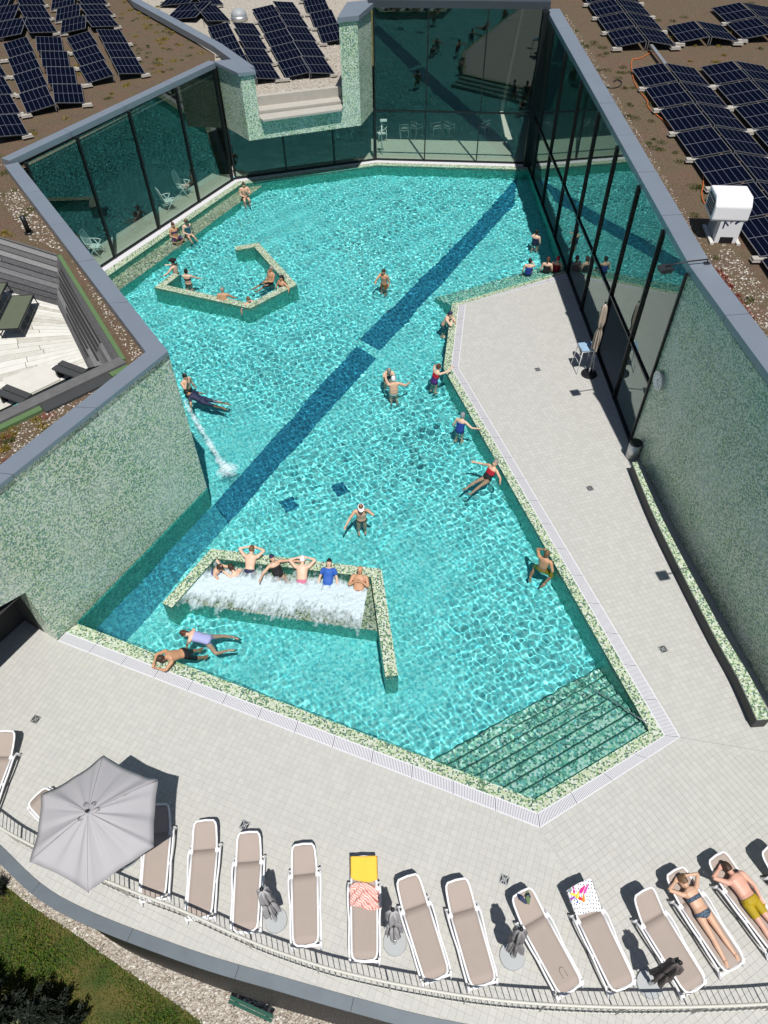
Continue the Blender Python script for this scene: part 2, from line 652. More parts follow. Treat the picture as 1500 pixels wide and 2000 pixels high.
M['orange'] = plain('orange_cable', (.55, .14, .03), .6)
M['redf'] = plain('red_plastic', (.50, .03, .02), .5)

# ================================================================== SETTING
FLOORZ = -1.25
# key places of the plan (metres, deck at z = 0)
gA, gB, gC = v2(-8.86, 10.70), v2(3.41, 5.62), v2(6.80, 7.41)
gD, gE, gF = v2(2.66, 22.18), v2(3.29, 26.40), v2(8.30, 28.75)
oA, oB, oC, oD, oE, oF = v2(-9.02, 10.42), v2(3.41, 5.28), v2(7.19, 7.36), v2(2.95, 22.17), v2(3.62, 26.55), v2(8.30, 28.42)
W1a, W1b = v2(-5.74, 16.04), v2(-9.03, 10.45)
KL = v2(-13.70, 28.10)
L0, L1 = KL, v2(-7.67, 38.75)
B1, B2 = v2(-.08, 40.85), v2(8.15, 40.0)
R0, R1 = v2(8.49, 17.85), v2(8.15, 40.0)
# water's edge (inside the mosaic rim)
front = [gF, gE, gD, gC, gB, gA]
wfront = offset(front, -.28)
wfront[0] = v2(8.30, wfront[0][1] + .05)
wfront[-1] = v2(-8.62, 10.98)
back = [v2(8.15, 40.0), B1, L1, KL]
strip_in = offset(back, .34)
strip_in[0], strip_in[-1] = v2(8.16, 39.60), v2(-13.45, 27.75)
wback = offset(back, .66)
wback[0], wback[-1] = v2(8.17, 39.28), v2(-13.20, 27.35)
pool = [tuple(p) for p in wfront] + [tuple(W1a)] + [tuple(p) for p in wback[::-1]]

# railing and outer edge of the deck
rail_pts = smooth_line([P(x, y)[:2] for x, y in ((-160, 1500), (-60, 1575), (0, 1617), (57, 1657), (197, 1727), (293, 1768), (367, 1796), (500, 1856))]
                       + [v2(-1.72, 2.63), v2(-.92, 2.42), v2(.34, 2.17), v2(1.83, 1.95), v2(3.36, 1.83), v2(5.07, 1.78), v2(7.31, 1.82), v2(9.5, 2.0), v2(11.5, 2.3)], 8)
cop_in = smooth_line([v2(-15, 10.5), v2(-12.6, 8.1), v2(-10.6, 6.4), v2(-8.79, 5.13), v2(-7.09, 4.03), v2(-4.28, 3.05), v2(-2.12, 2.48), v2(-.68, 2.12), v2(.92, 1.76), v2(3.2, 1.42), v2(5.4, 1.35), v2(8, 1.40), v2(11.5, 1.85), v2(15, 2.6)], 6)
cop_out = offset(cop_in, -.25)

# ground far and near, lower than the deck
LOWZ = -5.0
mb = MB(); mb.sheet([(-600, -600), (600, -600), (600, 600), (-600, 600)], LOWZ)
mb.obj('ground', M['lawn'], kind='structure')
gr_in = offset(cop_in, -.02)
gr_out = smooth_line([v2(-13.5, 7.4), P(-120, 1640, LOWZ)[:2], P(0, 1722, LOWZ)[:2], P(60, 1768, LOWZ)[:2], P(120, 1806, LOWZ)[:2], P(240, 1890, LOWZ)[:2], P(330, 1950, LOWZ)[:2], P(400, 2000, LOWZ)[:2], v2(-2.4, 1.0), v2(0, .3), v2(4, -.2)], 6)
gp = [tuple(p) for p in gr_in[4:60]] + [tuple(p) for p in gr_out[::-1]]
mb = MB(); mb.sheet(gp, LOWZ + .02)
mb.obj('gravel_path', M['gravel'], kind='structure')


def stones(n, poly, z, smin, smax, name, dens=None, parent=None, mat='stone', zz=None):
    """a bed of loose stones as one object"""
    poly = [tuple(p[:2]) for p in poly]
    a = np.array(poly)
    lo, hi = a.min(0), a.max(0)
    pts = rng.uniform(lo, hi, (n * 4, 2))
    ok = inside(poly, pts[:, 0], pts[:, 1])
    if dens is not None:
        ok &= rng.random(len(pts)) < dens(pts[:, 0], pts[:, 1])
    pts = pts[ok][:n]
    octa = np.array([[1, 0, 0], [0, 1, 0], [-1, 0, 0], [0, -1, 0], [0, 0, 1], [0, 0, -.6]], float)
    ff = np.array([(0, 1, 4), (1, 2, 4), (2, 3, 4), (3, 0, 4), (1, 0, 5), (2, 1, 5), (3, 2, 5), (0, 3, 5)])
    k = len(pts)
    s = rng.uniform(smin, smax, k)[:, None, None] * rng.uniform(.6, 1.25, (k, 1, 3))
    v = octa[None] * s * rng.uniform(.8, 1.2, (k, 6, 1))
    a = rng.uniform(0, 6.28, k)
    c_, s_ = np.cos(a)[:, None], np.sin(a)[:, None]
    x = v[:, :, 0] * c_ - v[:, :, 1] * s_ + pts[:, :1]
    y = v[:, :, 0] * s_ + v[:, :, 1] * c_ + pts[:, 1:]
    zb = z if zz is None else zz(pts[:, 0], pts[:, 1])[:, None]
    w = np.stack([x, y, v[:, :, 2] * .8 + zb + s[:, :, 0] * .3], -1).reshape(-1, 3)
    f = (ff[None] + (np.arange(k) * 6)[:, None, None]).reshape(-1, 3)
    me = bpy.data.meshes.new(name)
    me.from_pydata(w.tolist(), [], f.tolist())
    me.materials.append(M[mat])
    return link(name, me, parent, 'stuff')


def tufts(n, spots, name, mat, h=(.06, .14), w=.012, lean=.6, kind='stuff'):
    """many single blades; spots(n) gives x, y, z and a size"""
    x, y, z, sz = spots(n)
    n = len(x)
    a = rng.uniform(0, 6.28, n)
    t = rng.uniform(0, 6.28, n)
    hh = rng.uniform(*h, n) * sz
    ln = rng.uniform(.1, lean, n) * hh
    wx, wy = np.cos(a) * w * sz, np.sin(a) * w * sz
    b0 = np.stack([x - wx, y - wy, z], -1)
    b1 = np.stack([x + wx, y + wy, z], -1)
    m0 = np.stack([x + wx * .7 + np.cos(t) * ln * .4, y + wy * .7 + np.sin(t) * ln * .4, z + hh * .6], -1)
    tp = np.stack([x + np.cos(t) * ln, y + np.sin(t) * ln, z + hh], -1)
    v = np.stack([b0, b1, m0, tp], 1).reshape(-1, 3)
    i = np.arange(n)[:, None] * 4
    f = np.concatenate([i + [0, 1, 2], i + [0, 2, 3]]).tolist()
    me = bpy.data.meshes.new(name)
    me.from_pydata(v.tolist(), [], f)
    me.materials.append(M[mat])
    o = bpy.data.objects.new(name, me)
    COL.objects.link(o)
    if kind:
        o['kind'] = kind
    return o


stones(9000, [p for p in gp if -11 < p[0] < 3.5], LOWZ + .02, .018, .05, 'gravel')


def lawn_spots(n):
    x = rng.uniform(-12.5, 0, n * 3)
    y = rng.uniform(-1.5, 7, n * 3)
    gpoly = [tuple(p) for p in gr_out] + [(4, 30), (-30, 30), (-30, 8)]
    jit = rng.normal(0, .07, (2, n * 3))
    ok = ~inside(gpoly, x + jit[0], y + jit[1])
    x, y = x[ok][:n], y[ok][:n]
    sz = .6 + .9 * (np.sin(x * 1.7 + 2) * np.sin(y * 2.1 + x) * .5 + .5)
    return x, y, np.full(len(x), LOWZ), sz


tufts(52000, lawn_spots, 'grass', 'grass', (.05, .13), .011, .9)

# retaining wall under the deck edge, with its lattice of dark bars
rw = wthing('retaining_wall', 'curved retaining wall with grey metal cap and dark lattice face below the deck edge', 'wall', (0, 2, LOWZ))
ci, co = [np.array(p) for p in cop_in], [np.array(p) for p in cop_out]
wall_line = offset(cop_in, -.04)
mb = MB()
for i in range(len(wall_line) - 1):
    a, b, c, d = wall_line[i], wall_line[i + 1], ci[i + 1], ci[i]
    mb.face([(*a, LOWZ), (*b, LOWZ), (*b, -.10), (*a, -.10)])
mb.obj('wall_face', M['charcoal'], rw)
mb = MB()
vis = resample([p for p in wall_line if -9.5 < p[0] < 2.6], .085)
nv = len(vis)
for i in range(nv - 1):
    t = vis[i + 1] - vis[i]; t /= np.linalg.norm(t); n2 = v2(t[1], -t[0])
    q = vis[i] + n2 * .05
    mb.bar((*q, LOWZ), (*q, -.12), .022, .022)
    if i % 2 == 0 and i + 2 < nv:
        q2 = vis[i + 2] + n2 * .05
        for zz in np.arange(LOWZ + .1, -.15, .16):
            mb.bar((*q, zz), (*q2, zz), .02, .05)
mb.obj('lattice', M['black'], rw, kind='stuff')
L = resample(np.array(cop_in), .3)
for i in range(0, len(L) - 1, 8):
    d1 = [v2(*p) for p in L[i:i + 9]]
    if len(d1) < 2:
        continue
    d2 = [v2(*p) for p in np.array(offset(list(L), -.25))[i:i + 9]]
    e = (d1[1] - d1[0]) * .03
    d1[0] = d1[0] + e; d2[0] = d2[0] + e
    mb = MB(); mb.prism([tuple(p) for p in d1] + [tuple(p) for p in d2[::-1]], -.08, .012)
    mb.obj('coping', M['coping_low'], rw)

# ---- deck: three fields of small square tiles
seamB = [oB, v2(3.80, 4.38), v2(4.95, 1.42)]
seamC = [oC, v2(9.20, 6.95), v2(15, 5.7)]
dF = [tuple(oA), tuple(oB)] + [tuple(p) for p in seamB[1:]] + [tuple(p) for p in ci[::-1] if p[0] < 4.9] + [(-14, 14), (-9.6, 11.6)]
dR = [tuple(oB), tuple(oC)] + [tuple(p) for p in seamC[1:]] + [tuple(p) for p in ci[::-1] if 4.95 < p[0]] + [tuple(p) for p in seamB[1:][::-1]]
dP = [tuple(oC), tuple(oD), tuple(oE), tuple(oF), tuple(R0), (8.95, 13.9), (10.4, 5.0)] + [tuple(seamC[2]), tuple(seamC[1])]
dP = [tuple(oC), tuple(oD), tuple(oE), tuple(oF), (8.60, 28.4), (8.80, 17.85), (9.35, 13.9), (10.9, 5.0), (15, 5.0), tuple(seamC[2]), tuple(seamC[1])]
angF = math.atan2(*(oB - oA)[::-1]); angR = math.atan2(*(oC - oB)[::-1]); angP = math.atan2(*(oD - oC)[::-1])
deck_parts = []
for nm, poly, ang in (('pool_deck', dF, angF), ('pool_deck', dR, angR), ('pool_deck', dP, angP)):
    mb = MB(); mb.sheet(poly, -.008 if poly is not dP else 0.)
    o = mb.obj(nm, tile_mat('deck_tiles', ang, DECKC), kind='structure')
    o['label'] = {id(dF): 'pale tiled deck in front of the pool with the sun loungers', id(dR): 'pale tiled deck at the right front corner of the pool', id(dP): 'pale tiled peninsula between the pool and the glass facade'}[id(poly)]
    deck_parts.append(o)
# single tiles on the two front fields (the nearest as parts, the rest joined)
S_ = .145
cand = []
for poly, ang, o, org, par in ((dF, angF, None, oA, 0), (dR, angR, None, oB, 1)):
    c_, s_ = math.cos(ang), math.sin(ang)
    i, j = np.meshgrid(np.arange(-55, 125), np.arange(-80, 28))
    u, w = (i + .5) * S_, (j + .5) * S_ - .02
    X, Y = org[0] + u * c_ - w * s_, org[1] + u * s_ + w * c_
    ok = np.ones(X.shape, bool)
    for du, dw in ((-.5, -.5), (.5, -.5), (.5, .5), (-.5, .5), (0, 0)):
        ok &= inside(poly, X + (du * c_ - dw * s_) * S_, Y + (du * s_ + dw * c_) * S_)
    ok &= (X > -11.5) & (X < 10.5) & (Y > 1.2)
    cand += [(x, y, ang, par) for x, y in zip(X[ok], Y[ok])]
cand.sort(key=lambda t: (abs(t[0] + 1.2) / 4.2) ** 2 + (abs(t[1] - 3.9) / 1.0) ** 2)
hs, hb = S_ / 2 - .0034, S_ / 2 - .0018
tv = [(-hb, -hb, -.008), (hb, -hb, -.008), (hb, hb, -.008), (-hb, hb, -.008), (-hs, -hs, 0), (hs, -hs, 0), (hs, hs, 0), (-hs, hs, 0)]
tf = [(4, 5, 6, 7), (0, 1, 5, 4), (1, 2, 6, 5), (2, 3, 7, 6), (3, 0, 4, 7)]
mbt = MB(); mbt.add(tv, tf); tile_me = mbt.mesh('tile', M['tile'])
for x, y, a, par in cand[:300]:
    o = bpy.data.objects.new('tile', tile_me)
    COL.objects.link(o)
    o.parent = deck_parts[par]
    o.location = (x, y, rng.uniform(-.0008, .0008)); o.rotation_euler = (0, 0, a)
for par in (0, 1):
    R_ = np.array([t[:3] for t in cand[300:] if t[3] == par])
    T = np.array(tv)
    c_, s_ = np.cos(R_[:, 2])[:, None], np.sin(R_[:, 2])[:, None]
    zj = rng.uniform(-.0008, .0008, (len(R_), 1))
    V = np.stack([T[None, :, 0] * c_ - T[None, :, 1] * s_ + R_[:, :1], T[None, :, 0] * s_ + T[None, :, 1] * c_ + R_[:, 1:2], T[None, :, 2] + zj], -1).reshape(-1, 3)
    Fc = (np.array(tf)[None] + (np.arange(len(R_)) * 8)[:, None, None]).reshape(-1, 4)
    me = bpy.data.meshes.new('tiles')
    me.from_pydata(V.tolist(), [], Fc.tolist())
    me.materials.append(M['tile'])
    link('tile_field', me, deck_parts[par], 'stuff')

# ---- pool basin
mb = MB(); mb.sheet([(-14.5, 9), (9, 4), (9.5, 42), (-14.5, 42)], FLOORZ)
lane = [PW(x, y, FLOORZ)[:2] for x, y in ((1002, 352), (925, 442), (697, 672), (428, 974), (190, 1190), (248, 1245), (455, 1011), (736, 692), (1000, 402))]
mb.obj('pool_floor', M['floormos'], kind='structure', rec=True)
# the dark lane is cut by one pale row of tiles
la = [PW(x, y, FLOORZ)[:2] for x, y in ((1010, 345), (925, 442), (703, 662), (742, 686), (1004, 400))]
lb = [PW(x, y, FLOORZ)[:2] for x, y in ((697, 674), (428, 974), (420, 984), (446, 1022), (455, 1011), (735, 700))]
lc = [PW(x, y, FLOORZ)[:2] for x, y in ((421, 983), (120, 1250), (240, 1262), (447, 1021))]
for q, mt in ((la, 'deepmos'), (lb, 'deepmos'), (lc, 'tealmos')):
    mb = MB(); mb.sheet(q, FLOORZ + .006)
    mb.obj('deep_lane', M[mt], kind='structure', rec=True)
for px in ((664, 956), (565, 986)):
    c = PW(*px, FLOORZ)
    mb = MB(); mb.box((c[0], c[1], FLOORZ + .02), (.5, .5, .04), .5)
    g = mb.obj('floor_drain', M['deepmos'], rec=True)
    tag(g, 'dark blue square drain on the pool floor, %s of the two' % ('right' if px[0] > 600 else 'left'), 'drain', 'floor drains in the pool')
mb = MB()
pl = list(wfront)
for i in range(len(pl) - 1):
    mb.face([(*pl[i], 0), (*pl[i + 1], 0), (*pl[i + 1], FLOORZ), (*pl[i], FLOORZ)])
pl = list(wback)
for i in range(len(pl) - 1):
    mb.face([(*pl[i], 0), (*pl[i + 1], 0), (*pl[i + 1], FLOORZ), (*pl[i], FLOORZ)])
mb.face([(8.3, 28.8, .05), (8.17, 39.6, .05), (8.17, 39.6, FLOORZ), (8.3, 28.8, FLOORZ)])
mb.face([(*wback[-1], .05), (*W1a, .05), (*W1a, FLOORZ), (*wback[-1], FLOORZ)])
mb.face([(*W1a, .05), (*wfront[-1], .05), (*wfront[-1], FLOORZ), (*W1a, FLOORZ)])
mb.obj('pool_wall', M['wallmos'], kind='structure', rec=True)
# mosaic rim with a small fall to the water, and its outer strips
mb = MB()
pi_ = offset(front, -.28); pi_[0] = wfront[0]; pi_[-1] = wfront[-1]
for i in range(len(front) - 1):
    a, b, c, d = front[i], front[i + 1], pi_[i + 1], pi_[i]
    mb.face([(*a, .0), (*b, .0), (*c, -.025), (*d, -.025)][::-1])
    mb.face([(*d, -.025), (*c, -.025), (*c, -.20), (*d, -.20)][::-1])
for i in range(len(strip_in) - 1):
    a, b, c, d = strip_in[i], strip_in[i + 1], wback[i + 1], wback[i]
    mb.face([(*a, .0), (*b, .0), (*c, -.025), (*d, -.025)])
    mb.face([(*d, -.025), (*c, -.025), (*c, -.20), (*d, -.20)])
mb.obj('pool_rim', M['rim'], kind='structure', rec=True)
# overflow channel: grating laid in lengths
og = [oF, oE, oD, oC, oB, oA]
ch = MB()
for i in range(len(front) - 1):
    ch.face([(*front[i], -.012), (*front[i + 1], -.012), (*og[i + 1], -.012), (*og[i], -.012)])
cho = ch.obj('overflow_channel', M['channel_dark'], kind='structure')
for i in range(len(front) - 1):
    a, b, c, d = front[i], front[i + 1], og[i + 1], og[i]
    n = max(1, int(round(np.linalg.norm(b - a) / 1.05)))
    for k in range(n):
        t0, t1 = (k + .006) / n, (k + .994) / n
        q = [a + (b - a) * t0, a + (b - a) * t1, d + (c - d) * t1, d + (c - d) * t0]
        mb = MB()
        # two side flats and the cross bars of one length of grating
        for e0, e1 in ((0., .09), (.91, 1.)):
            mb.prism([q[0] + (q[3] - q[0]) * e0, q[1] + (q[2] - q[1]) * e0, q[1] + (q[2] - q[1]) * e1, q[0] + (q[3] - q[0]) * e1], -.011, .006, bot=False)
        m = 26
        for j in range(m):
            s0, s1 = (j + .12) / m, (j + .80) / m
            p0, p1, p2, p3 = q[0] + (q[1] - q[0]) * s0, q[0] + (q[1] - q[0]) * s1, q[3] + (q[2] - q[3]) * s1, q[3] + (q[2] - q[3]) * s0
            mb.face([(*(p0 + (p3 - p0) * .09), .004), (*(p1 + (p2 - p1) * .09), .004), (*(p1 + (p2 - p1) * .91), .004), (*(p0 + (p3 - p0) * .91), .004)][::-1] if np.cross(p1 - p0, p3 - p0) < 0 else [(*(p0 + (p3 - p0) * .09), .004), (*(p1 + (p2 - p1) * .09), .004), (*(p1 + (p2 - p1) * .91), .004), (*(p0 + (p3 - p0) * .91), .004)])
        mb.obj('grating', M['white_strip'], cho)
mb = MB()
for i in range(len(back) - 1):
    mb.face([(*back[i], .004), (*back[i + 1], .004), (*strip_in[i + 1], .004), (*strip_in[i], .004)])
mb.obj('kerb_strip', M['white_strip'], kind='structure')

# bench under water along the left facade
mb = MB()
n2 = offset([L1, KL], 1.42)
mb.prism([wback[2] + v2(.05, .1), v2(-6.2, 38.95), n2[0] + v2(.2, .3), v2(-12.6, 26.5), wback[3]], FLOORZ, -.50, mit=1)
mb.obj('underwater_bench', [M['wallmos'], M['rim']], kind='structure', rec=True)
# flight of steps in the right front corner
stp = thing('pool_steps', 'wide flight of green mosaic steps in the front right corner of the pool', 'steps', (5, 7, FLOORZ)); stp['abs'] = 1
wB, wC = wfront[4], wfront[3]
et = (wC - wB) / np.linalg.norm(wC - wB); en = v2(-et[1], et[0])
dBA = (wfront[5] - wfront[4]); dBA /= np.linalg.norm(dBA)
dCD = (wfront[2] - wfront[3]); dCD /= np.linalg.norm(dCD)
for k in range(7):
    z = -.13 - .15 * k
    d0, d1 = k * .315 - .02, (k + 1) * .315
    q = [wB + dBA * (d0 / (dBA @ en)), wC + dCD * (d0 / (dCD @ en)) - et * .02, wC + dCD * (d1 / (dCD @ en)) - et * (.02), wB + dBA * (d1 / (dBA @ en))]
    mb = MB(); mb.prism(q, FLOORZ, z, mit=1)
    so_ = mb.obj('step', [M['wallmos'], M['stepmos']], stp, rec=True)
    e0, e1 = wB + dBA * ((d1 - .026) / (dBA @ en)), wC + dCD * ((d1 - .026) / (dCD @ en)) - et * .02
    mb = MB(); mb.prism([e0, e1, q[2], q[3]], z - .06, z + .006); mb.obj('step_shade_strip', M['riser_shade'], so_, rec=True)  # thin dark strip along the tread edge, a painted riser shadow
# shallow steps along the head of the peninsula
stq = thing('pool_steps', 'shallow mosaic steps along the head of the deck peninsula', 'steps', (6, 28, FLOORZ)); stq['abs'] = 1
pe, pf = wfront[1], wfront[0]
et = (pf - pe) / np.linalg.norm(pf - pe); en = v2(-et[1], et[0])
for k in range(3):
    q = [pe + en * (.42 * k - .02), pf + en * (.42 * k - .02), pf + en * .42 * (k + 1), pe + en * .42 * (k + 1) - et * .1]
    mb = MB(); mb.prism(q, FLOORZ, -.22 - .3 * k, mit=1)
    mb.obj('step', [M['wallmos'], M['stepmos']], stq, rec=True)


def pool_divider(name, label, pts, w, ztop, loc):
    t = wthing(name, label, 'pool wall', (*loc, FLOORZ))
    a, b = offset(pts, w / 2), offset(pts, -w / 2)
    mb = MB()
    for i in range(len(pts) - 1):
        q = [a[i], a[i + 1], b[i + 1], b[i]]
        ends = ([3] if i == 0 else []) + ([1] if i == len(pts) - 2 else [])
        for k in (0, 2):
            p, r = q[k], q[(k + 1) % 4]
            mb.face([(*p, FLOORZ), (*r, FLOORZ), (*r, ztop), (*p, ztop)])
        for k in ends:
            p, r = q[k], q[(k + 1) % 4]
            mb.face([(*p, FLOORZ), (*r, FLOORZ), (*r, ztop), (*p, ztop)])
    mb.obj('wall_body', M['wallmos'], t, rec=True)
    mb = MB()
    for i in range(len(pts) - 1):
        q = [a[i], a[i + 1], b[i + 1], b[i]]
        mb.prism(q, ztop - .12, ztop + .004, bot=False)
    mb.obj('wall_top', M['rim'], t, rec=True)
    return t


isl = [P(x, y)[:2] for x, y in ((460, 487), (501, 480), (571, 557), (488, 599), (313, 561), (345, 537))]
pool_divider('pool_divider', 'low mosaic wall standing U-shaped in the far left of the pool', isl, .34, .045, (-6, 28))
jac = [P(x, y)[:2] for x, y in ((327, 1184), (417, 1083), (735, 1121), (765, 1322))]
pool_divider('pool_divider', 'low mosaic wall around the white bubbling massage bench', jac, .34, .045, (-3, 12.5))
# the shelf inside it
mb = MB(); q = [P(x, y)[:2] for x, y in ((350, 1165), (424, 1088), (732, 1124), (742, 1222))]
mb.prism(q, FLOORZ, -.42, mit=1)
mb.obj('massage_bench', [M['wallmos'], M['rim']], kind='structure', rec=True)

# ---- water: a fine wave field, calm where swimmers and jets have smoothed it
def wave_field(X, Y):
    r = np.random.default_rng(11)
    Z = np.zeros_like(X)
    calm = np.zeros_like(X)
    for cx, cy, rr in (P(640, 1270)[:2].tolist() + [2.3], P(470, 1290)[:2].tolist() + [1.6], P(450, 850)[:2].tolist() + [1.8], P(560, 420)[:2].tolist() + [1.6],
                       P(760, 690)[:2].tolist() + [1.0], P(650, 1050)[:2].tolist() + [1.5], P(820, 1120)[:2].tolist() + [1.6], P(840, 1330)[:2].tolist() + [1.1], P(350, 1000)[:2].tolist() + [2.0], P(250, 1200)[:2].tolist() + [1.6], P(1180, 1420)[:2].tolist() + [.6]):
        calm = np.maximum(calm, np.exp(-((X - cx) ** 2 + (Y - cy) ** 2) / (rr * rr)))
    Z0 = np.zeros_like(X)
    for i in range(60):
        lam = np.exp(r.uniform(np.log(.118), np.log(.42)))
        a = r.uniform(0, 2 * np.pi)
        k = 2 * np.pi / lam
        Z0 += lam ** 1.5 * np.sin(k * (np.cos(a) * X + np.sin(a) * Y) + r.uniform(0, 7) + .9 * np.sin(.9 * X + i) + .9 * np.sin(.8 * Y + 2 * i))
    for i in range(9):
        lam = r.uniform(.9, 2.4)
        a = r.uniform(0, 2 * np.pi)
        k = 2 * np.pi / lam
        Z += .0032 * lam * np.sin(k * (np.cos(a) * X + np.sin(a) * Y) + r.uniform(0, 7))
    amp = .88 + .20 * np.sin(.55 * X + 1.3) * np.sin(.42 * Y + .4)
    for bx, by in ((343, 531), (368, 552), (437, 588), (484, 594), (750, 553), (866, 632), (848, 744), (757, 727), (769, 764), (898, 838), (951, 932), (706, 1013), (1060, 1106), (366, 756), (400, 785), (1045, 472), (385, 1262), (430, 1252)):
        c = P(bx, by)
        d = np.hypot(X - c[0], Y - c[1])
        th = np.arctan2(Y - c[1], X - c[0])
        Z += .0024 * np.sin(2 * np.pi * d / .26 + bx + .9 * np.sin(3 * th + bx)) * np.exp(-((d - .5) / .5) ** 2) * (.55 + .45 * np.sin(2 * th + by))
    patch = .5 + .5 * np.sin(.9 * X + 1.1 * np.sin(.5 * Y)) * np.sin(.7 * Y + 1.3 * np.sin(.6 * X + 1))
    return Z * (1 - .3 * calm) + Z0 * .0037 * amp * (.68 + .5 * patch) * (1 - .68 * calm)


GS = .0235
xs = np.arange(-14.2, 8.7, GS); ys = np.arange(5.2, 40.2, GS)
X, Y = np.meshgrid(xs, ys)
wpoly = [tuple(p) for p in offset(pool, .05, True)]
A_ = sum(pool[i][0] * pool[(i + 1) % len(pool)][1] - pool[(i + 1) % len(pool)][0] * pool[i][1] for i in range(len(pool)))
if A_ > 0:
    wpoly = [tuple(p) for p in offset(pool, -.05, True)]
ok = inside(wpoly, X, Y)
q = ok[:-1, :-1] | ok[1:, :-1] | ok[:-1, 1:] | ok[1:, 1:]
idx = np.full(X.shape, -1)
use = np.zeros(X.shape, bool)
use[:-1, :-1] |= q; use[1:, :-1] |= q; use[:-1, 1:] |= q; use[1:, 1:] |= q
idx[use] = np.arange(use.sum())
Z = wave_field(X, Y) + WATER
V = np.stack([X[use], Y[use], Z[use]], -1).astype(np.float32)
jj, ii = np.nonzero(q)
Q = np.stack([idx[jj, ii], idx[jj, ii + 1], idx[jj + 1, ii + 1], idx[jj + 1, ii]], -1).astype(np.int32)
me = bpy.data.meshes.new('water')
me.vertices.add(len(V)); me.vertices.foreach_set('co', V.ravel())
me.loops.add(Q.size); me.loops.foreach_set('vertex_index', Q.ravel())
me.polygons.add(len(Q)); me.polygons.foreach_set('loop_start', np.arange(0, Q.size, 4, dtype=np.int32))
me.polygons.foreach_set('use_smooth', np.ones(len(Q), bool))
me.update(calc_edges=True)
me.materials.append(M['water'])
wo = link('water', me, None, 'structure')
wo.cycles.is_caustics_caster = True

# ================================================================== BUILDINGS
GRP_PANE = None


def line3(a, b, t):
    return a + (b - a) * t


def plane_z(px, a, b):
    """height at which the photograph's pixel meets the upright plane through plan points a, b"""
    r = ray(*px)
    n = v2(-(b - a)[1], (b - a)[0])
    t = (n @ (a - O[:2])) / (n @ r[:2])
    p = O + r * t
    return p


def glazing(parent, a, b, z0, z1, ts, trans=None, mull=.07, doors=(), glass_in=.0, base=True):
    """panes, mullions and rails of one straight facade; a to b runs with the open side on its right"""
    a, b = v2(*a), v2(*b)
    t = (b - a) / np.linalg.norm(b - a)
    n = v2(t[1], -t[0])
    z1f = z1 if callable(z1) else (lambda s: z1)
    for i in range(len(ts)):
        p = line3(a, b, ts[i])
        mb = MB(); mb.bar((*(p + n * .0), z0), (*(p + n * .0), z1f(ts[i])), mull, .16, up=(*n, 0))
        mb.obj('mullion', M['frame'], parent)
    zs = [z0 + .07] + ([trans] if trans else [])
    for i in range(len(ts) - 1):
        p, q = line3(a, b, ts[i]) + t * mull / 2, line3(a, b, ts[i + 1]) - t * mull / 2
        for k, zl in enumerate(zs):
            zt0, zt1 = (zs[k + 1] - .035, zs[k + 1] - .035) if k + 1 < len(zs) else (z1f(ts[i]), z1f(ts[i + 1]))
            if (i, k) in doors:
                continue
            zb = zl + (.035 if k else 0)
            mb = MB()
            mb.face([(*p, zb), (*q, zb), (*q, zt1), (*p, zt0)])
            mb.obj('window_pane', M['glass'], parent)
    rails = [z0 + .035] + ([trans] if trans else [])
    for zr in rails:
        mb = MB(); mb.bar((*(a + n * .0), zr), (*(b + n * .0), zr), .12, .07 if zr > z0 + .1 else .08)
        mb.obj('transom', M['frame'], parent)


def coping_run(parent, pts, w, z, th=.24, piece=2.6, side=1, closed=False):
    """metal cap in lengths along a polyline; pts is the outer edge, w goes to its left (side 1)"""
    pts = [v2(*p[:2]) for p in pts]
    inn = offset(pts, w * side, closed)
    zf = z if callable(z) else (lambda p: z)
    n = len(pts)
    for i in range(n if closed else n - 1):
        a, b, c, d = pts[i], pts[(i + 1) % n], inn[(i + 1) % n], inn[i]
        m = max(1, int(round(np.linalg.norm(b - a) / piece)))
        for k in range(m):
            e = .010 / np.linalg.norm(b - a)
            t0, t1 = k / m + (e if k else 0), (k + 1) / m - (e if k < m - 1 else 0)
            q = [line3(a, b, t0), line3(a, b, t1), line3(d, c, t1), line3(d, c, t0)]
            zz = [zf(p) + rng.uniform(-.004, .004) for p in (q[0], q[1], q[1], q[0])]
            mb = MB(); mb.prism(q, [s - th for s in zz], zz)
            mb.obj('coping', M['coping'], parent)


# ---------------------------------------------------------------- left wing
ZL = 5.15
lw = wthing('spa_building', 'low green-roofed wing on the left with speckled mosaic wall and sunken wooden terrace', 'building', (-12, 20, 0))
w1d = (W1b - W1a) / np.linalg.norm(W1b - W1a)
w1n = v2(w1d[1], -w1d[0]) if (w1d[1] * 1 > 0) else v2(-w1d[1], w1d[0])
W1e = W1a + w1d * 13.2
lint = plane_z((0, 1185), W1a, W1b)
zc = plane_z((47, 1160), W1a, W1b)[2]
mb = MB()
# big wall: from its water corner to the free corner, then carried on over the open passage
mb.face([(*W1a, FLOORZ), (*W1b, FLOORZ), (*W1b, 5.3), (*W1a, 5.3)][::-1])
l2 = W1a + w1d * np.linalg.norm(lint[:2] - W1a)
zs_ = lint[2] + (lint[2] - zc) / max(.2, np.linalg.norm(l2 - W1b)) * np.linalg.norm(W1e - l2)
mb.face([(*W1b, zc), (*W1e, zs_), (*W1e, 5.3), (*W1b, 5.3)][::-1])
th = v2(-.40, .236)
mb.face([(*W1b, 0), (*(W1b + th), 0), (*(W1b + th), zc), (*W1b, zc)])
mb.obj('mosaic_wall', M['mosaic'], lw, rec=True)
mb = MB(); mb.face([(*W1a, FLOORZ), (*KL, FLOORZ), (*KL, 5.3), (*W1a, 5.3)])
mb.obj('mosaic_wall', M['mosaic'], lw, rec=True)
mb = MB()
mb.sheet([W1b + th * .02, W1e, W1e + v2(-4, 2.4), W1b + v2(-4, 2.4)], lambda x, y: zc + .02)
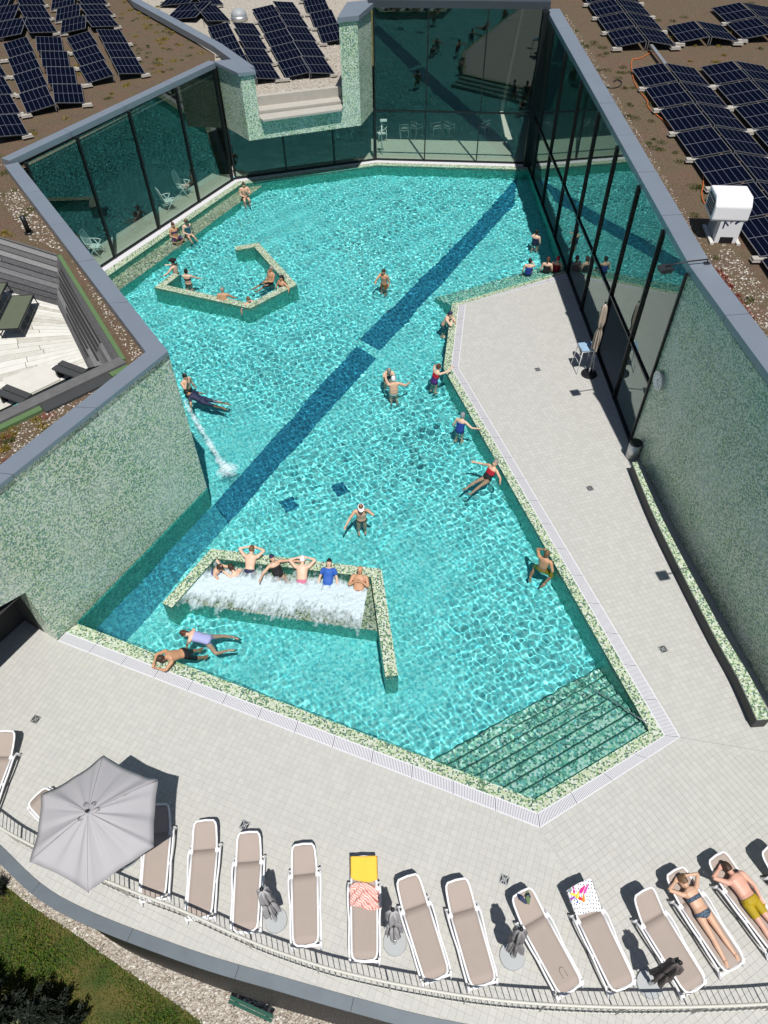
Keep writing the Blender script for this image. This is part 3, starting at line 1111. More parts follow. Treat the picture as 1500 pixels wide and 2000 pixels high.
mb.obj('soffit', M['soffit'], lw)
mb = MB()
bk = v2(-1.1, .65)
mb.face([(*(W1b + bk), 0), (*(W1e + bk * 1.2), 0), (*(W1e + bk * 1.2), zc + .4), (*(W1b + bk), zc + .4)])
mb.face([(*(W1b + th), 0), (*(W1b + bk), 0), (*(W1b + bk), zc + .4), (*(W1b + th), zc + .4)])
mb.obj('passage_wall', M['soffit'], lw)
# roof outline
BK = P(275, 0, 5.55)[:2]
cpx = [P(490, 129, 5.55)[:2], P(432, 92, 5.55)[:2]]
T1, T2, T3, T0 = P(112, 500, 5.2), P(237, 704, 5.2), P(0, 815, 5.2), P(0, 465, 5.2)
T3e, T0e = T3 + (T3 - T2) * .9, T0 + (T0 - T1) * 2.4
roofpoly = [W1e + v2(-.1, .05), W1a + v2(-.1, .1), KL + v2(.0, .0), L1 + v2(-.1, .2), v2(-8.1, 41.2), BK, v2(-19.2, 62), v2(-40, 62), v2(-40, 10)]
hole = [T0e[:2], T1[:2], T2[:2], T3e[:2]]
mb = MB(); mb.sheet(roofpoly, ZL, [hole])
mb.obj('green_roof', M['soil'], lw, kind='stuff')
coping_run(lw, [W1e, W1a, KL + v2(.0, .1)], .50, 5.42, .26, 2.7, 1)
coping_run(lw, [KL + v2(-.25, .0), L1 + v2(.05, .05)], .46, 5.52, .22, 3.0, 1)
coping_run(lw, [P(497, 131, 5.55)[:2], v2(-7.70, 41.4), BK, v2(-19.0, 62)], .5, 5.56, .30, 3.0, 1)
tl = np.linalg.norm(L1 - KL)
tsL = [0., .262, .4985, .757, 1.0]
p_ = lambda x, y: ((P(x, y)[:2] - KL) @ (L1 - KL)) / (tl * tl)
tsL = [.03, p_(228, 505), p_(313, 448), p_(388, 395), .985]
glazing(lw, KL, L1, 0.0, 5.30, tsL, None, .09)
# floor and back wall inside
nL = v2(-(L1 - KL)[1], (L1 - KL)[0]) / tl
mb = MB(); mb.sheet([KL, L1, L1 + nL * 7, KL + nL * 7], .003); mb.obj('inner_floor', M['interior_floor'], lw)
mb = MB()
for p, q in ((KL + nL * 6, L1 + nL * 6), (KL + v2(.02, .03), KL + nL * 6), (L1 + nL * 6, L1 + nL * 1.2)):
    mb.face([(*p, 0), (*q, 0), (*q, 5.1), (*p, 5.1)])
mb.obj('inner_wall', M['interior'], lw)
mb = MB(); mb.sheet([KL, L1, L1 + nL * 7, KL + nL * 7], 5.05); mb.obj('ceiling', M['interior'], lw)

# sunken terrace: sloping walls of boards, pale floor boards
FZ = 4.15
F1, F2 = P(113, 597, FZ), P(172, 719, FZ)
F3, F0 = P(-60, 830, FZ), P(-90, 540, FZ)
def boards(name, q, n, mat, gap=.012, proud=.02, jitter=.006, long_split=1):
    """n boards across the quad q (two long edges q0-q1 and q3-q2)"""
    q = [np.asarray(p, float) for p in q]
    nr = np.cross(q[1] - q[0], q[3] - q[0]); nr /= np.linalg.norm(nr)
    for i in range(n):
        t0, t1 = i / n, (i + 1) / n
        a, b = line3(q[0], q[3], t0), line3(q[1], q[2], t0)
        c, d = line3(q[1], q[2], t1), line3(q[0], q[3], t1)
        g = gap / max(.05, np.linalg.norm(d - a))
        a2, b2, c2, d2 = line3(a, d, g / 2), line3(b, c, g / 2), line3(b, c, 1 - g / 2), line3(a, d, 1 - g / 2)
        off = nr * (proud + rng.uniform(-jitter, jitter))
        cuts = sorted([0., 1.] + [rng.uniform(.25, .75) for _ in range(long_split - 1)])
        for s0, s1 in zip(cuts[:-1], cuts[1:]):
            s0b, s1b = s0 + (.002 if s0 else 0), s1 - (.002 if s1 < 1 else 0)
            tp = [line3(a2, b2, s0b), line3(a2, b2, s1b), line3(d2, c2, s1b), line3(d2, c2, s0b)]
            mb = MB()
            mb.add([p + off for p in tp] + [p - nr * .01 for p in tp], [(0, 1, 2, 3), (0, 4, 5, 1), (1, 5, 6, 2), (2, 6, 7, 3), (3, 7, 4, 0)])
            mb.obj(name, mat, terr)
terr = wthing('roof_terrace', 'sunken wooden terrace on the left roof with sloping grey board walls', 'terrace', (-11, 18, FZ))
_s = N('grey_board')
_q = _s.math('ADD', _s.math('MULTIPLY', _s.rnd(), .7), _s.math('MULTIPLY', _s.noise(_s.pos(), 14, 5), .5))
_s.set(Base_Color=_s.ramp(_q, [(.2, (.055, .055, .06)), (.5, (.12, .12, .125)), (.8, (.19, .19, .195)), (1, (.24, .235, .235))]), Roughness=.85)
M['grey_board'] = _s.m
_s = N('pale_board')
_q = _s.math('ADD', _s.math('MULTIPLY', _s.rnd(), .5), _s.math('MULTIPLY', _s.noise(_s.pos(), 5, 6), .6))
_s.set(Base_Color=_s.ramp(_q, [(.2, (.44, .42, .36)), (.5, (.58, .57, .52)), (.85, (.68, .67, .63))]), Roughness=.8)
M['pale_board'] = _s.m
boards('floor_board', [F0, F1, F2, F3][::1], 22, M['pale_board'], .014, .0, .003, 2)
boards('wall_board', [T1 + (T0e - T1) * 1.0, T1, F1, F1 + (F0 - F1) * 1.4], 9, M['grey_board'], .010, .02, .008, 2)
boards('wall_board', [T1, T2, F2, F1], 9, M['grey_board'], .010, .02, .008, 1)
mb = MB(); mb.face([F0, F1, F2, F3]); mb.face([T1, T2, F2, F1]); mb.face([T0e, T1, F1, F0])
for i in range(len(mb.v)):
    mb.v[i] = (mb.v[i][0], mb.v[i][1], mb.v[i][2] - .05)
mb.obj('backing', M['soffit'], terr)
# front kerb: wooden cap, dark fascia, green flashings
fd = (T3 - T2) / np.linalg.norm(T3 - T2); fn = np.array([-fd[1], fd[0], 0]); fn = fn if fn[1] < 0 else -fn
mb = MB(); mb.prism([T2 - fn * .05, T2 + fd * 5 - fn * .05, T2 + fd * 5 + fn * .30, T2 + fn * .30], 5.16, 5.30); mb.obj('kerb_cap', M['wood_grey'], terr)
mb = MB(); mb.prism([T2 + fd * .55 + fn * .30, T2 + fd * 2.45 + fn * .30, T2 + fd * 2.45 + fn * .62, T2 + fd * .55 + fn * .62], 5.0, 5.22); mb.obj('fascia_box', M['charcoal'], terr)
for s0, s1 in ((.0, .53), (2.47, 4.8)):
    mb = MB(); mb.prism([T2 + fd * s0 + fn * .31, T2 + fd * s1 + fn * .31, T2 + fd * s1 + fn * .50, T2 + fd * s0 + fn * .50], 5.0, 5.24); mb.obj('flashing', M['flash_green'], terr)
tdir = (T1 - T2) / np.linalg.norm(T1 - T2); tn = np.array([-tdir[1], tdir[0], 0]); tn = tn if tn[0] > 0 else -tn
mb = MB(); mb.prism([T2, T1, T1 + tn * .12, T2 + tn * .12], 5.0, 5.22); mb.obj('flashing', M['flash_green'], terr)
mb = MB(); mb.prism([T1, T0e, T0e + (tdir * .12), T1 + tdir * .12], 5.0, 5.22); mb.obj('kerb_cap', M['wood_grey'], terr)

# ---------------------------------------------------------------- mosaic frame over the far corner, and the roof behind it
fr = wthing('balcony_block', 'mosaic-clad block hanging over the far left corner of the pool', 'building', (-3.5, 38, 2.54))
zb0 = 2.54
bl, brr = P(487, 275, zb0)[:2], P(705, 245, zb0)[:2]
bl2, br2 = v2(-7.62, 38.86), v2(-.20, 40.80)
def fq(t0, t1, d0=0., d1=1.):
    return [line3(line3(bl, brr, t0), line3(bl2, br2, t0), d0), line3(line3(bl, brr, t1), line3(bl2, br2, t1), d0), line3(line3(bl, brr, t1), line3(bl2, br2, t1), d1), line3(line3(bl, brr, t0), line3(bl2, br2, t0), d1)]
tl0, tr0 = .115, .845
pz = plane_z((668, 206), bl, brr)[2]
pz2 = plane_z((512, 236), bl, brr)[2]
zn = (pz + pz2) / 2
mb = MB()
mb.prism(fq(0, tl0), zb0, 5.42)
mb.prism(fq(tr0, 1.0), zb0, 7.10)
mb.prism(fq(tl0, tr0, 0, .9), zb0, zn - .05, bot=True)
mb.obj('mosaic_cladding', M['mosaic'], fr)
mb = MB(); mb.prism(fq(-.02, tl0 + .01, -.05, 1.0), 5.42, 5.56); mb.obj('coping', M['coping'], fr)
mb = MB(); mb.prism(fq(tr0 - .01, 1.02, -.05, 1.3), 7.10, 7.30); mb.obj('coping', M['coping'], fr)
ZB = zn + .55
def frow(d0, d1, z0, z1, name, mat, t0=tl0 + .003, t1=tr0 - .003):
    mb = MB(); mb.prism(fq(t0, t1, d0, d1), z0, z1); mb.obj(name, mat, fr)
frow(-.16, .22, zn - .05, zn + .04, 'ledge', M['concrete'])
frow(.26, .60, zn - .05, zn + .16, 'ledge', M['concrete'])
frow(.60, .74, zn - .05, ZB + .04, 'back_kerb', M['concrete'])
roofb = [line3(bl, bl2, .74), line3(brr, br2, .74) + v2(-.6, -.1), v2(-.3, 41.0), v2(-.3, 75), v2(-24, 75), v2(-18.5, 60), BK + v2(.5, .3), v2(-7.3, 41.6)]
mb = MB(); mb.sheet(roofb, ZB); mb.obj('gravel_roof', M['gravel'], fr, kind='stuff')
stones(2600, [line3(bl, bl2, .75) + v2(.3, .1), line3(brr, br2, .75) + v2(-.9, -.1), v2(-.5, 41), v2(-.5, 48), v2(-9, 48), v2(-7.2, 42)], ZB, .02, .05, 'gravel', parent=fr)
# ---------------------------------------------------------------- back wing with the tall glass
bw = wthing('spa_building', 'back wing with tall dark glass wall over the far end of the pool', 'building', (4, 42, 0))
tb = np.linalg.norm(B2 - B1)
pb = lambda x, y: ((P(x, y)[:2] - B1) @ (B2 - B1)) / (tb * tb)
tsB = [.0, pb(829, 314), pb(930, 316), .985]
glazing(bw, B1, B2, 0., 7.12, tsB, 2.54, .06)
tc = np.linalg.norm(B1 - L1)
tsC = [.01, .36, .70, .99]
glazing(fr, L1, B1, 0., 2.56, tsC, None, .085)
mb = MB(); mb.sheet([L1 + v2(-.2, .3), B1, B2 + v2(.6, 0), v2(14, 40), v2(14, 50), v2(-9, 50)], .003); mb.obj('inner_floor', M['interior_floor'], bw)
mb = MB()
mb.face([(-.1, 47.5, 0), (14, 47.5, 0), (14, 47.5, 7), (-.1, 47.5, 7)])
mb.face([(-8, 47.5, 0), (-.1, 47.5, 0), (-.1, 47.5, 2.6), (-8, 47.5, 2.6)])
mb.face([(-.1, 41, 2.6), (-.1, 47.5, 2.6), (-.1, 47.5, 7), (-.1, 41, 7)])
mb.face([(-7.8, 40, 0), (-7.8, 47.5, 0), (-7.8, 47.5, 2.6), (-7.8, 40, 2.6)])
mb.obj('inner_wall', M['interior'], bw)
mb = MB(); mb.sheet([B1 + v2(-.1, .1), B2 + v2(0, .1), v2(9, 60), v2(-.2, 60)], 7.20); mb.prism([B1 + v2(-.25, -.05), B2 + v2(.1, -.05), B2 + v2(.1, .5), B1 + v2(-.25, .5)], 7.12, 7.42)
mb.obj('roof_edge', M['coping_dark'], bw)
mb = MB(); mb.face([(-.12, 40.9, ZB), (-.12, 60, ZB), (-.12, 60, 7.2), (-.12, 40.9, 7.2)]); mb.obj('side_wall', M['mosaic'], bw)
mb = MB(); mb.sheet([bl2, B1, v2(-.1, 47.5), v2(-7.8, 47.5)], 2.6); mb.obj('ceiling', M['interior'], bw)
# ---------------------------------------------------------------- right wing
zr = lambda p: 6.58 + (p[1] - 17.7) * .021
rwg = wthing('spa_building', 'right wing with long mirror-glass facade and shaded green mosaic wall', 'building', (12, 25, 0))
ts_y = [17.85, 20.2, 23.0, 25.9, 28.8, 31.9, 35.2, 38.2, 39.93]
tsR = [(y - R0[1]) / (R1[1] - R0[1]) for y in ts_y]
glazing(rwg, R1, R0, 0., lambda t: zr(line3(R1, R0, t)) - .2, [1 - t for t in tsR][::-1], 2.5, .058, doors=((6, 0),))
GW = [v2(8.49, 17.85), v2(8.98, 13.32), v2(9.75, 8.2), v2(10.9, 2.0)]
mb = MB()
for i in range(3):
    a, b = GW[i], GW[i + 1]
    mb.face([(*a, 0), (*b, 0), (*b, zr(b) - .2), (*a, zr(a) - .2)][::-1])
mb.obj('mosaic_wall', M['mosaic'], rwg)
coping_run(rwg, GW[::-1] + [v2(8.15, 40.3)], .62, lambda p: zr(p), .24, 2.8, -1)
zroof = lambda x, y: zr((x, y)) - .16
mb = MB(); mb.sheet([GW[3] + v2(.3, 0), GW[2] + v2(.3, 0), GW[1] + v2(.3, .0), v2(8.8, 17.85), v2(8.5, 40.3), v2(8.5, 75), v2(60, 75), v2(60, 2)], zroof)
mb.obj('green_roof', M['soil'], rwg, kind='stuff')
mb = MB(); mb.sheet([R0 + v2(0, 0), R1, v2(16, 40), v2(16, 17.85)], .003); mb.obj('inner_floor', M['interior_floor'], rwg)
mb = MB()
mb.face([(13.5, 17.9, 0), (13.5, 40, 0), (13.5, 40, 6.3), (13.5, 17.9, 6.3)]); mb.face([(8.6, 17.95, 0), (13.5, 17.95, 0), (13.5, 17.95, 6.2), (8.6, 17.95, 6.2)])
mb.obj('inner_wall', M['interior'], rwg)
# steel corner post at the far right corner
mb = MB(); mb.box((8.05, 39.75, 3.5), (.3, .3, 7.2)); mb.obj('corner_post', M['frame'], bw)

# low mosaic wall along the right-hand building
fb = smooth_line([P(1229, 922)[:2], P(1277, 1040)[:2], P(1376, 1240)[:2], P(1430, 1340)[:2], P(1466, 1421)[:2]], 5)
wid = np.linspace(.13, .34, len(fb))
lwl = wthing('low_wall', 'knee-high curved wall topped with pale mosaic beside the shaded building', 'wall', (8.6, 12, 0))
inn = offset(fb, 1.0); out2 = [p + (q - p) * w for p, q, w in zip(fb, inn, wid)]
if out2[0][0] < fb[0][0]:
    inn = offset(fb, -1.0); out2 = [p + (q - p) * w for p, q, w in zip(fb, inn, wid)]
for nm, z0, z1, mat, e in (('wall_body', 0., .41, M['charcoal'], 0.), ('wall_top', .41, .46, M['rim'], .012)):
    mb = MB()
    k = len(fb)
    A1 = [p - (q - p) / np.linalg.norm(q - p) * e for p, q in zip(fb, out2)]
    B1_ = [q + (q - p) / np.linalg.norm(q - p) * e for p, q in zip(fb, out2)]
    vs = [(*p, z) for z in (z0, z1) for p in A1] + [(*p, z) for z in (z0, z1) for p in B1_]
    fs = []
    for i in range(k - 1):
        fs += [(i, i + k, i + k + 1, i + 1), (2 * k + i, 2 * k + i + 1, 3 * k + i + 1, 3 * k + i), (k + i, 3 * k + i, 3 * k + i + 1, k + i + 1)]
    for i in (0, k - 1):
        fs.append((i, 2 * k + i, 3 * k + i, k + i))
    mb.add(vs, fs)
    mb.obj(nm, mat, lwl)

# ================================================================== SOLAR PANELS
pv_me = None


def panel_meshes():
    mb = MB(); mb.box((0, 0, .0), (1, 1, .02))
    cells = mb.mesh('cell_sheet', M['cells'])
    mb = MB()
    for s in (-1, 1):
        mb.box((s * .492, 0, 0), (.016, 1.0, .03)); mb.box((0, s * .496, 0), (.968, .008, .03))
    return cells, mb.mesh('panel_frame', M['pv_frame'])


PVC, PVF = panel_meshes()
mb = MB(); mb.box((0, 0, .04), (.40, .20, .08)); mb.box((0, 0, .0), (.44, .24, .02))
PVB = mb.mesh('ballast_block', M['ballast'])
mb = MB(); mb.box((0, 0, 0), (.03, .03, 1))
PVS = mb.mesh('support_post', M['pv_frame'])
ORD = ['first', 'second', 'third', 'fourth', 'fifth', 'sixth', 'seventh', 'eighth', 'ninth', 'tenth', 'eleventh', 'twelfth']


def panel_row(row_label, a, b, n, v0, v1, zlo, zhi, group, from_end='lower'):
    """n panels from plan point a to b; across from the low edge v0 to the high edge v1 (both offsets as 2-vectors)"""
    a, b = v2(*a), v2(*b)
    for k in range(n):
        p, q = line3(a, b, (k + .012) / n), line3(a, b, (k + .988) / n)
        zb = lambda z, pt: z(pt) if callable(z) else z
        lo0, lo1, hi0, hi1 = p + v0, q + v0, p + v1, q + v1
        c = (lo0 + lo1 + hi0 + hi1) / 4
        z0, z1 = zb(zlo, c), zb(zhi, c)
        t = thing('solar_panel', '%s solar panel up %s' % (ORD[k], row_label), 'solar panel', (c[0], c[1], z0 - .1), 0., group)
        X_ = np.array([*(hi0 - lo0), z1 - z0]); Y_ = np.array([*(q - p), 0.])
        Z_ = np.cross(X_, Y_); Z_ /= np.linalg.norm(Z_)
        if Z_[2] < 0:
            Z_ = -Z_; Y_ = -Y_
        mat = Matrix(((X_[0], Y_[0], Z_[0], 0), (X_[1], Y_[1], Z_[1], 0), (X_[2], Y_[2], Z_[2], (z0 + z1) / 2 - (z0 - .1)), (0, 0, 0, 1)))
        for me, nm in ((PVC, 'cell_sheet'), (PVF, 'panel_frame')):
            o = bpy.data.objects.new(nm, me); COL.objects.link(o); o.parent = t; o.matrix_local = mat
        for pt in (lo0,):
            o = bpy.data.objects.new('ballast_block', PVB); COL.objects.link(o); o.parent = t
            o.location = (pt[0] - c[0], pt[1] - c[1], .0); o.rotation_euler = (0, 0, math.atan2(v1[1] - v0[1], v1[0] - v0[0]) + rng.uniform(-.1, .1))
        for pt in (hi0,):
            o = bpy.data.objects.new('support_post', PVS); COL.objects.link(o); o.parent = t
            o.location = (pt[0] - c[0], pt[1] - c[1], (z1 - z0 + .1) / 2); o.scale = (1, 1, z1 - z0 + .1)


def pair(px_lo, label, n, z, wl, wr, group, tilt=.28, gap=.10, panels=(1, 1), lens=None):
    pass


# left roof: read from the outer corners of each strip
ZP = 5.33
def strip4(label, ll, lr, ur, ul, n, hi, group, z=ZP, rise=.15):
    """corners in the photograph: lower-left, lower-right, upper-right, upper-left; hi = which side is raised"""
    zl, zrr = (z + rise, z) if hi == 'l' else (z, z + rise)
    A, B, C, D = P(*ll, zl)[:2], P(*lr, zrr)[:2], P(*ur, zrr)[:2], P(*ul, zl)[:2]
    lo, up_ = (A, D) if hi == 'r' else (B, C)
    acr = ((B - A) + (C - D)) / 2 * (1 if hi == 'r' else -1)
    panel_row(label, lo, up_, n, v2(0, 0), acr, z, z + rise, group)


GL = 'solar panels on the left roof'
strip4('the west-tilted row nearest the left roof parapet', (51, 223), (104, 203), (56, 72), (7, 85), 4, 'r', GL)
strip4('the east-tilted row nearest the left roof parapet', (113, 202), (170, 202), (116, 73), (64, 70), 4, 'l', GL)
strip4('the short west-tilted row beside bare left roof soil', (170, 164), (220, 149), (176, 59), (131, 74), 3, 'r', GL)
strip4('the short east-tilted row beside bare left roof soil', (226, 143), (284, 144), (235, 58), (193, 59), 3, 'l', GL)
strip4('the east-tilted row at the left photo edge', (-10, 267), (52, 263), (-22, 62), (-80, 66), 6, 'l', GL)
strip4('the far west-tilted row at the top left corner', (-1, 73), (48, 66), (18, -14), (-34, -8), 3, 'r', GL)
strip4('the far east-tilted row at the top left corner', (57, 66), (110, 63), (77, -14), (27, -14), 3, 'l', GL)
strip4('the far west-tilted row above the short pair', (125, 64), (172, 53), (142, -10), (97, -4), 3, 'r', GL)
strip4('the far east-tilted row above the short pair', (178, 56), (229, 51), (197, -12), (148, -12), 3, 'l', GL)
GMd = 'solar panels on the gravel roof'
ZM = ZB + .18
strip4('the middle west-tilted row behind the mosaic frame', (558, 153), (602, 141), (538, 8), (493, 18), 5, 'r', GMd, ZM)
strip4('the middle east-tilted row behind the mosaic frame', (608, 141), (652, 144), (573, 4), (531, 4), 5, 'l', GMd, ZM)
strip4('the blue east-tilted row beside the black parapet', (502, 156), (545, 154), (497, 45), (455, 43), 4, 'l', GMd, ZM)
strip4('the west-tilted row half hidden by the black parapet', (455, 165), (499, 153), (447, 43), (405, 53), 4, 'r', GMd, ZM)
strip4('the west-tilted row against the tall mosaic post', (632, 84), (676, 76), (620, -30), (578, -22), 4, 'r', GMd, ZM)
strip4('the far west-tilted row left of the roof dome', (352, 32), (395, 42), (372, -20), (330, -20), 2, 'r', GMd, ZM)
strip4('the far east-tilted row left of the roof dome', (398, 44), (441, 41), (417, -20), (378, -20), 2, 'l', GMd, ZM)
GR = 'solar panels on the right roof'


def rpair(label, x0, x1, y0, y1, n, dx=0.):
    zf = lambda p: zr(p) + .0
    zh = lambda p: zr(p) + .20
    xm = (x0 + x1) / 2
    panel_row('the west-tilted row ' + label, (x0, y0), (x0 + dx, y1), n, v2(0, 0), v2(xm - .05 - x0, 0), zf, zh, GR)
    panel_row('the east-tilted row ' + label, (x1, y0), (x1 + dx, y1), n, v2(0, 0), v2(xm + .05 - x1, 0), zf, zh, GR)


rpair('nearest the facade on the right roof', 10.62, 13.15, 12.1, 32.5, 10, -.28)
rpair('second from the facade on the right roof', 13.35, 15.9, 12.2, 32.6, 10, -.2)
rpair('beyond the walkway along the right parapet', 10.30, 12.80, 34.9, 45.0, 5, -.1)
rpair('third from the facade on the right roof', 16.1, 18.6, 16.2, 32.6, 8, -.2)
rpair('of a single panel length behind the walkway', 13.1, 15.6, 35.3, 37.6, 1)
rpair('at the top right corner of the photo', 15.9, 18.6, 35.6, 40.1, 2)

# ================================================================== ROOF THINGS
# glass dome on the gravel roof
c = P(468, 40, ZB)
dm = thing('roof_dome', 'small glass roof dome on a round metal kerb among the solar panels', 'skylight', (c[0], c[1], ZB))
mb = MB(); mb.cyl((0, 0), .52, 0, .28, 24, .48); mb.obj('kerb', M['steel'], dm, True)
mb = MB(); mb.ball((0, 0, .28), (.47, .47, .36), 20, 12); mb.obj('dome', M['grey_plastic'], dm, True)
# vent pipe on the left roof
c = P(57, 456, 5.15)
vp = thing('vent_pipe', 'short black vent pipe standing in the brown roof soil', 'pipe', (c[0], c[1], 5.15))
mb = MB(); mb.tube([(0, 0, 0), (0, 0, .42), (-.03, .02, .6)], .085, 12); mb.obj('pipe', M['black'], vp, True)
mb = MB(); mb.cyl((0, 0), .14, 0, .05, 14); mb.obj('flange', M['black'], vp, True)

# white ventilation unit on the right roof
c = P(1404, 464, zr((9.6, 19.6)) - .16)
ac = thing('ventilation_unit', 'white hooded ventilation unit standing on the right roof beside the parapet', 'ventilation unit', (c[0], c[1], zr(c) - .16), math.radians(-6))
mb = MB()
w, d0, d1, h0, h1 = .50, -.34, .62, .62, 1.28
prof = [(d0, h0 + .06), (d0 + .02, h1 - .22), (d0 + .22, h1), (d1 - .04, h1 - .02), (d1, h1 - .1), (d1, h0), (d0 + .06, h0)]
k = len(prof)
mb.add([(-w, y, z) for y, z in prof] + [(w, y, z) for y, z in prof], [tuple(range(k))[::-1], tuple(range(k, 2 * k))] + [(i, (i + 1) % k, k + (i + 1) % k, k + i) for i in range(k)])
hood = mb.obj('hood', M['white_plastic'], ac)
md = hood.modifiers.new('bevel', 'BEVEL'); md.width = .05; md.segments = 3
mb = MB(); mb.box((-w - .005, .12, .95), (.03, .62, .42)); mb.obj('intake_grille', M['black'], ac)
for i in range(5):
    mb = MB(); mb.box((-w - .025, .12, .80 + .075 * i), (.02, .60, .012)); mb.obj('grille_slat', M['steel'], ac)
mb = MB(); mb.box((.10, -.16, .36), (.62, .30, .72)); mb.obj('duct', M['white_plastic'], ac)
mb = MB(); mb.box((.10, -.315, .09), (.36, .02, .18)); mb.obj('outlet', M['black'], ac)
mb = MB(); mb.box((.10, .25, .33), (.7, .5, .66)); mb.obj('body', M['grey_plastic'], ac)
mb = MB()
for x in (-.30, .44):
    mb.box((x, .1, .03), (.10, 1.1, .06))
mb.obj('plinth_bar', M['wood_pale'], ac)
# the dark-blue lettering on its front
M['ink'] = plain('navy_print', (.02, .03, .09), .5)
mb = MB()
def stroke(a, b, w=.035):
    mb.bar((a[0], -.314, a[1]), (b[0], -.314, b[1]), .006, w, up=(0, 0, 1)) if False else mb.bar((a[0], -.316, a[1]), (b[0], -.316, b[1]), w, .006, up=(b[1] - a[1], 0, -(b[0] - a[0])) if False else (0, 1, 0))
stroke((-.10, .44), (-.10, .64), .04); stroke((-.10, .64), (.03, .52), .03); stroke((.06, .60), (.09, .66), .035)
stroke((.20, .58), (.26, .66), .06); stroke((.26, .63), (.36, .70), .03)
mb.obj('lettering', M['ink'], ac)

# floodlights on arms over the facade; the second one stands just outside the picture
def floodlight(base, head, label):
    t = thing('floodlight', label, 'floodlight', tuple(base))
    d = np.array(head) - np.array(base)
    mb = MB(); mb.tube([(0, 0, 0), (0, 0, .12), d * .5 + [0, 0, .14], d + [0, 0, .10]], .022, 8); mb.obj('arm', M['dark_metal'], t, True)
    mb = MB(); mb.box(tuple(d + [0, 0, .0]), (.30, .26, .13), .2, taper=1.15); mb.obj('lamp_head', M['dark_metal'], t)
    mb = MB(); mb.box(tuple(d + [0, 0, -.075]), (.24, .20, .012), .2); mb.obj('lamp_lens', M['white_plastic'], t)
    mb = MB(); mb.box((0, 0, .01), (.16, .10, .03)); mb.obj('bracket', M['dark_metal'], t)


floodlight((8.98, 17.98, 6.60), (7.80, 17.80, 6.55), 'black floodlight on a long arm reaching over the end of the glass facade')
floodlight((9.72, 9.65, 6.45), (8.75, 9.55, 6.40), 'black floodlight on an arm over the shaded mosaic wall, seen by its shadow')
# orange and black cables on the right roof
pts = [P(x, y, 6.62) for x, y in ((1276, 108), (1250, 122), (1232, 128), (1238, 168), (1262, 200), (1268, 216), (1310, 250), (1345, 290), (1372, 320), (1375, 350), (1372, 376), (1378, 392))]
pts = [np.array([p[0], p[1], zr(p) - .13]) for p in smooth_line(pts, 6)]
mb = MB(); mb.tube(pts, .018, 6); tag(mb.obj('power_cable', M['orange'], smooth=True), 'thin orange cable winding over the soil of the right roof', 'cable')
pts = [P(1172 + 0, 165, 6.7), P(1186, 172, 6.7), P(1205, 172, 6.7), P(1214, 164, 6.7), P(1206, 158, 6.7), P(1198, 161, 6.7)]
pts = [np.array([p[0], p[1], zr(p) - .13]) for p in smooth_line(pts, 6)]
mb = MB(); mb.tube(pts, .018, 6); tag(mb.obj('power_cable', M['black'], smooth=True), 'short black cable curled beside the right parapet', 'cable')
# duct rail between the two panel fields
a, b = P(1288, 98, 6.75), P(1298, 126, 6.75)
mb = MB(); mb.bar((11.75, 32.6, zr((11, 32)) + .06), (11.72, 34.9, zr((11, 35)) + .06), .14, .1); tag(mb.obj('cable_tray', M['steel']), 'narrow grey cable tray crossing the walkway between the panel fields', 'cable tray')

# roof planting and loose stones
def zr_v(x, y):
    return 6.58 + (y - 17.7) * .021 - .16


hole_out = [tuple(p[:2]) for p in (T0e + np.array([0, .3, 0]), T1 + np.array([.2, .3, 0]), T2 + np.array([.35, -.1, 0]), T2 + fn * .55 + fd * .1, T3e + fn * .55)]


def off_terrace(x, y):
    return np.where(inside(hole_out, x, y), 0., 1.)


def strip_poly(a, b, w0, w1):
    t = (b - a) / np.linalg.norm(b - a); n = v2(-t[1], t[0])
    return [a + n * w0, b + n * w0, b + n * w1, a + n * w1]


stones(2600, strip_poly(W1a, W1a + (KL - W1a) * .90, .52, 1.25), 5.15, .015, .042, 'gravel', parent=lw, dens=off_terrace)
stones(900, strip_poly(W1a + v2(-.75, .1), W1a + w1d * 6 + v2(-.75, .1), .05, -.9) , 5.15, .012, .032, 'gravel', parent=lw, dens=off_terrace)
stones(700, strip_poly(KL, L1, .75, 1.05), 5.15, .012, .03, 'gravel', parent=lw)
stones(2200, [v2(9.2, 17.9), v2(9.75, 13.5), v2(10.4, 8), v2(11.9, 8), v2(10.7, 14), v2(10.0, 19.5)], 6.4, .012, .036, 'gravel', parent=rwg, zz=zr_v)
stones(900, [v2(8.95, 18), v2(8.8, 40), v2(9.15, 40), v2(9.4, 18)], 6.4, .010, .026, 'gravel', parent=rwg, zz=zr_v)


def clump_spots(cs, zf, rad=(.08, .28)):
    cs = np.array(cs)
    def f(n):
        i = rng.integers(0, len(cs), n)
        r = rng.uniform(*rad, len(cs))[i]
        a = rng.uniform(0, 6.28, n)
        q = np.sqrt(rng.random(n)) * r
        x, y = cs[i, 0] + np.cos(a) * q, cs[i, 1] + np.sin(a) * q
        z = np.array([zf(u, w) for u, w in zip(x, y)])
        return x, y, z, .5 + .7 * (1 - q / r)
    return f


def scatter(poly, n):
    a = np.array([p[:2] for p in poly]); lo, hi = a.min(0), a.max(0)
    out = []
    while len(out) < n:
        q = rng.uniform(lo, hi)
        if inside(poly, np.array([q[0]]), np.array([q[1]]))[0] and not inside(hole_out, np.array([q[0]]), np.array([q[1]]))[0]:
            out.append(q)
    return out


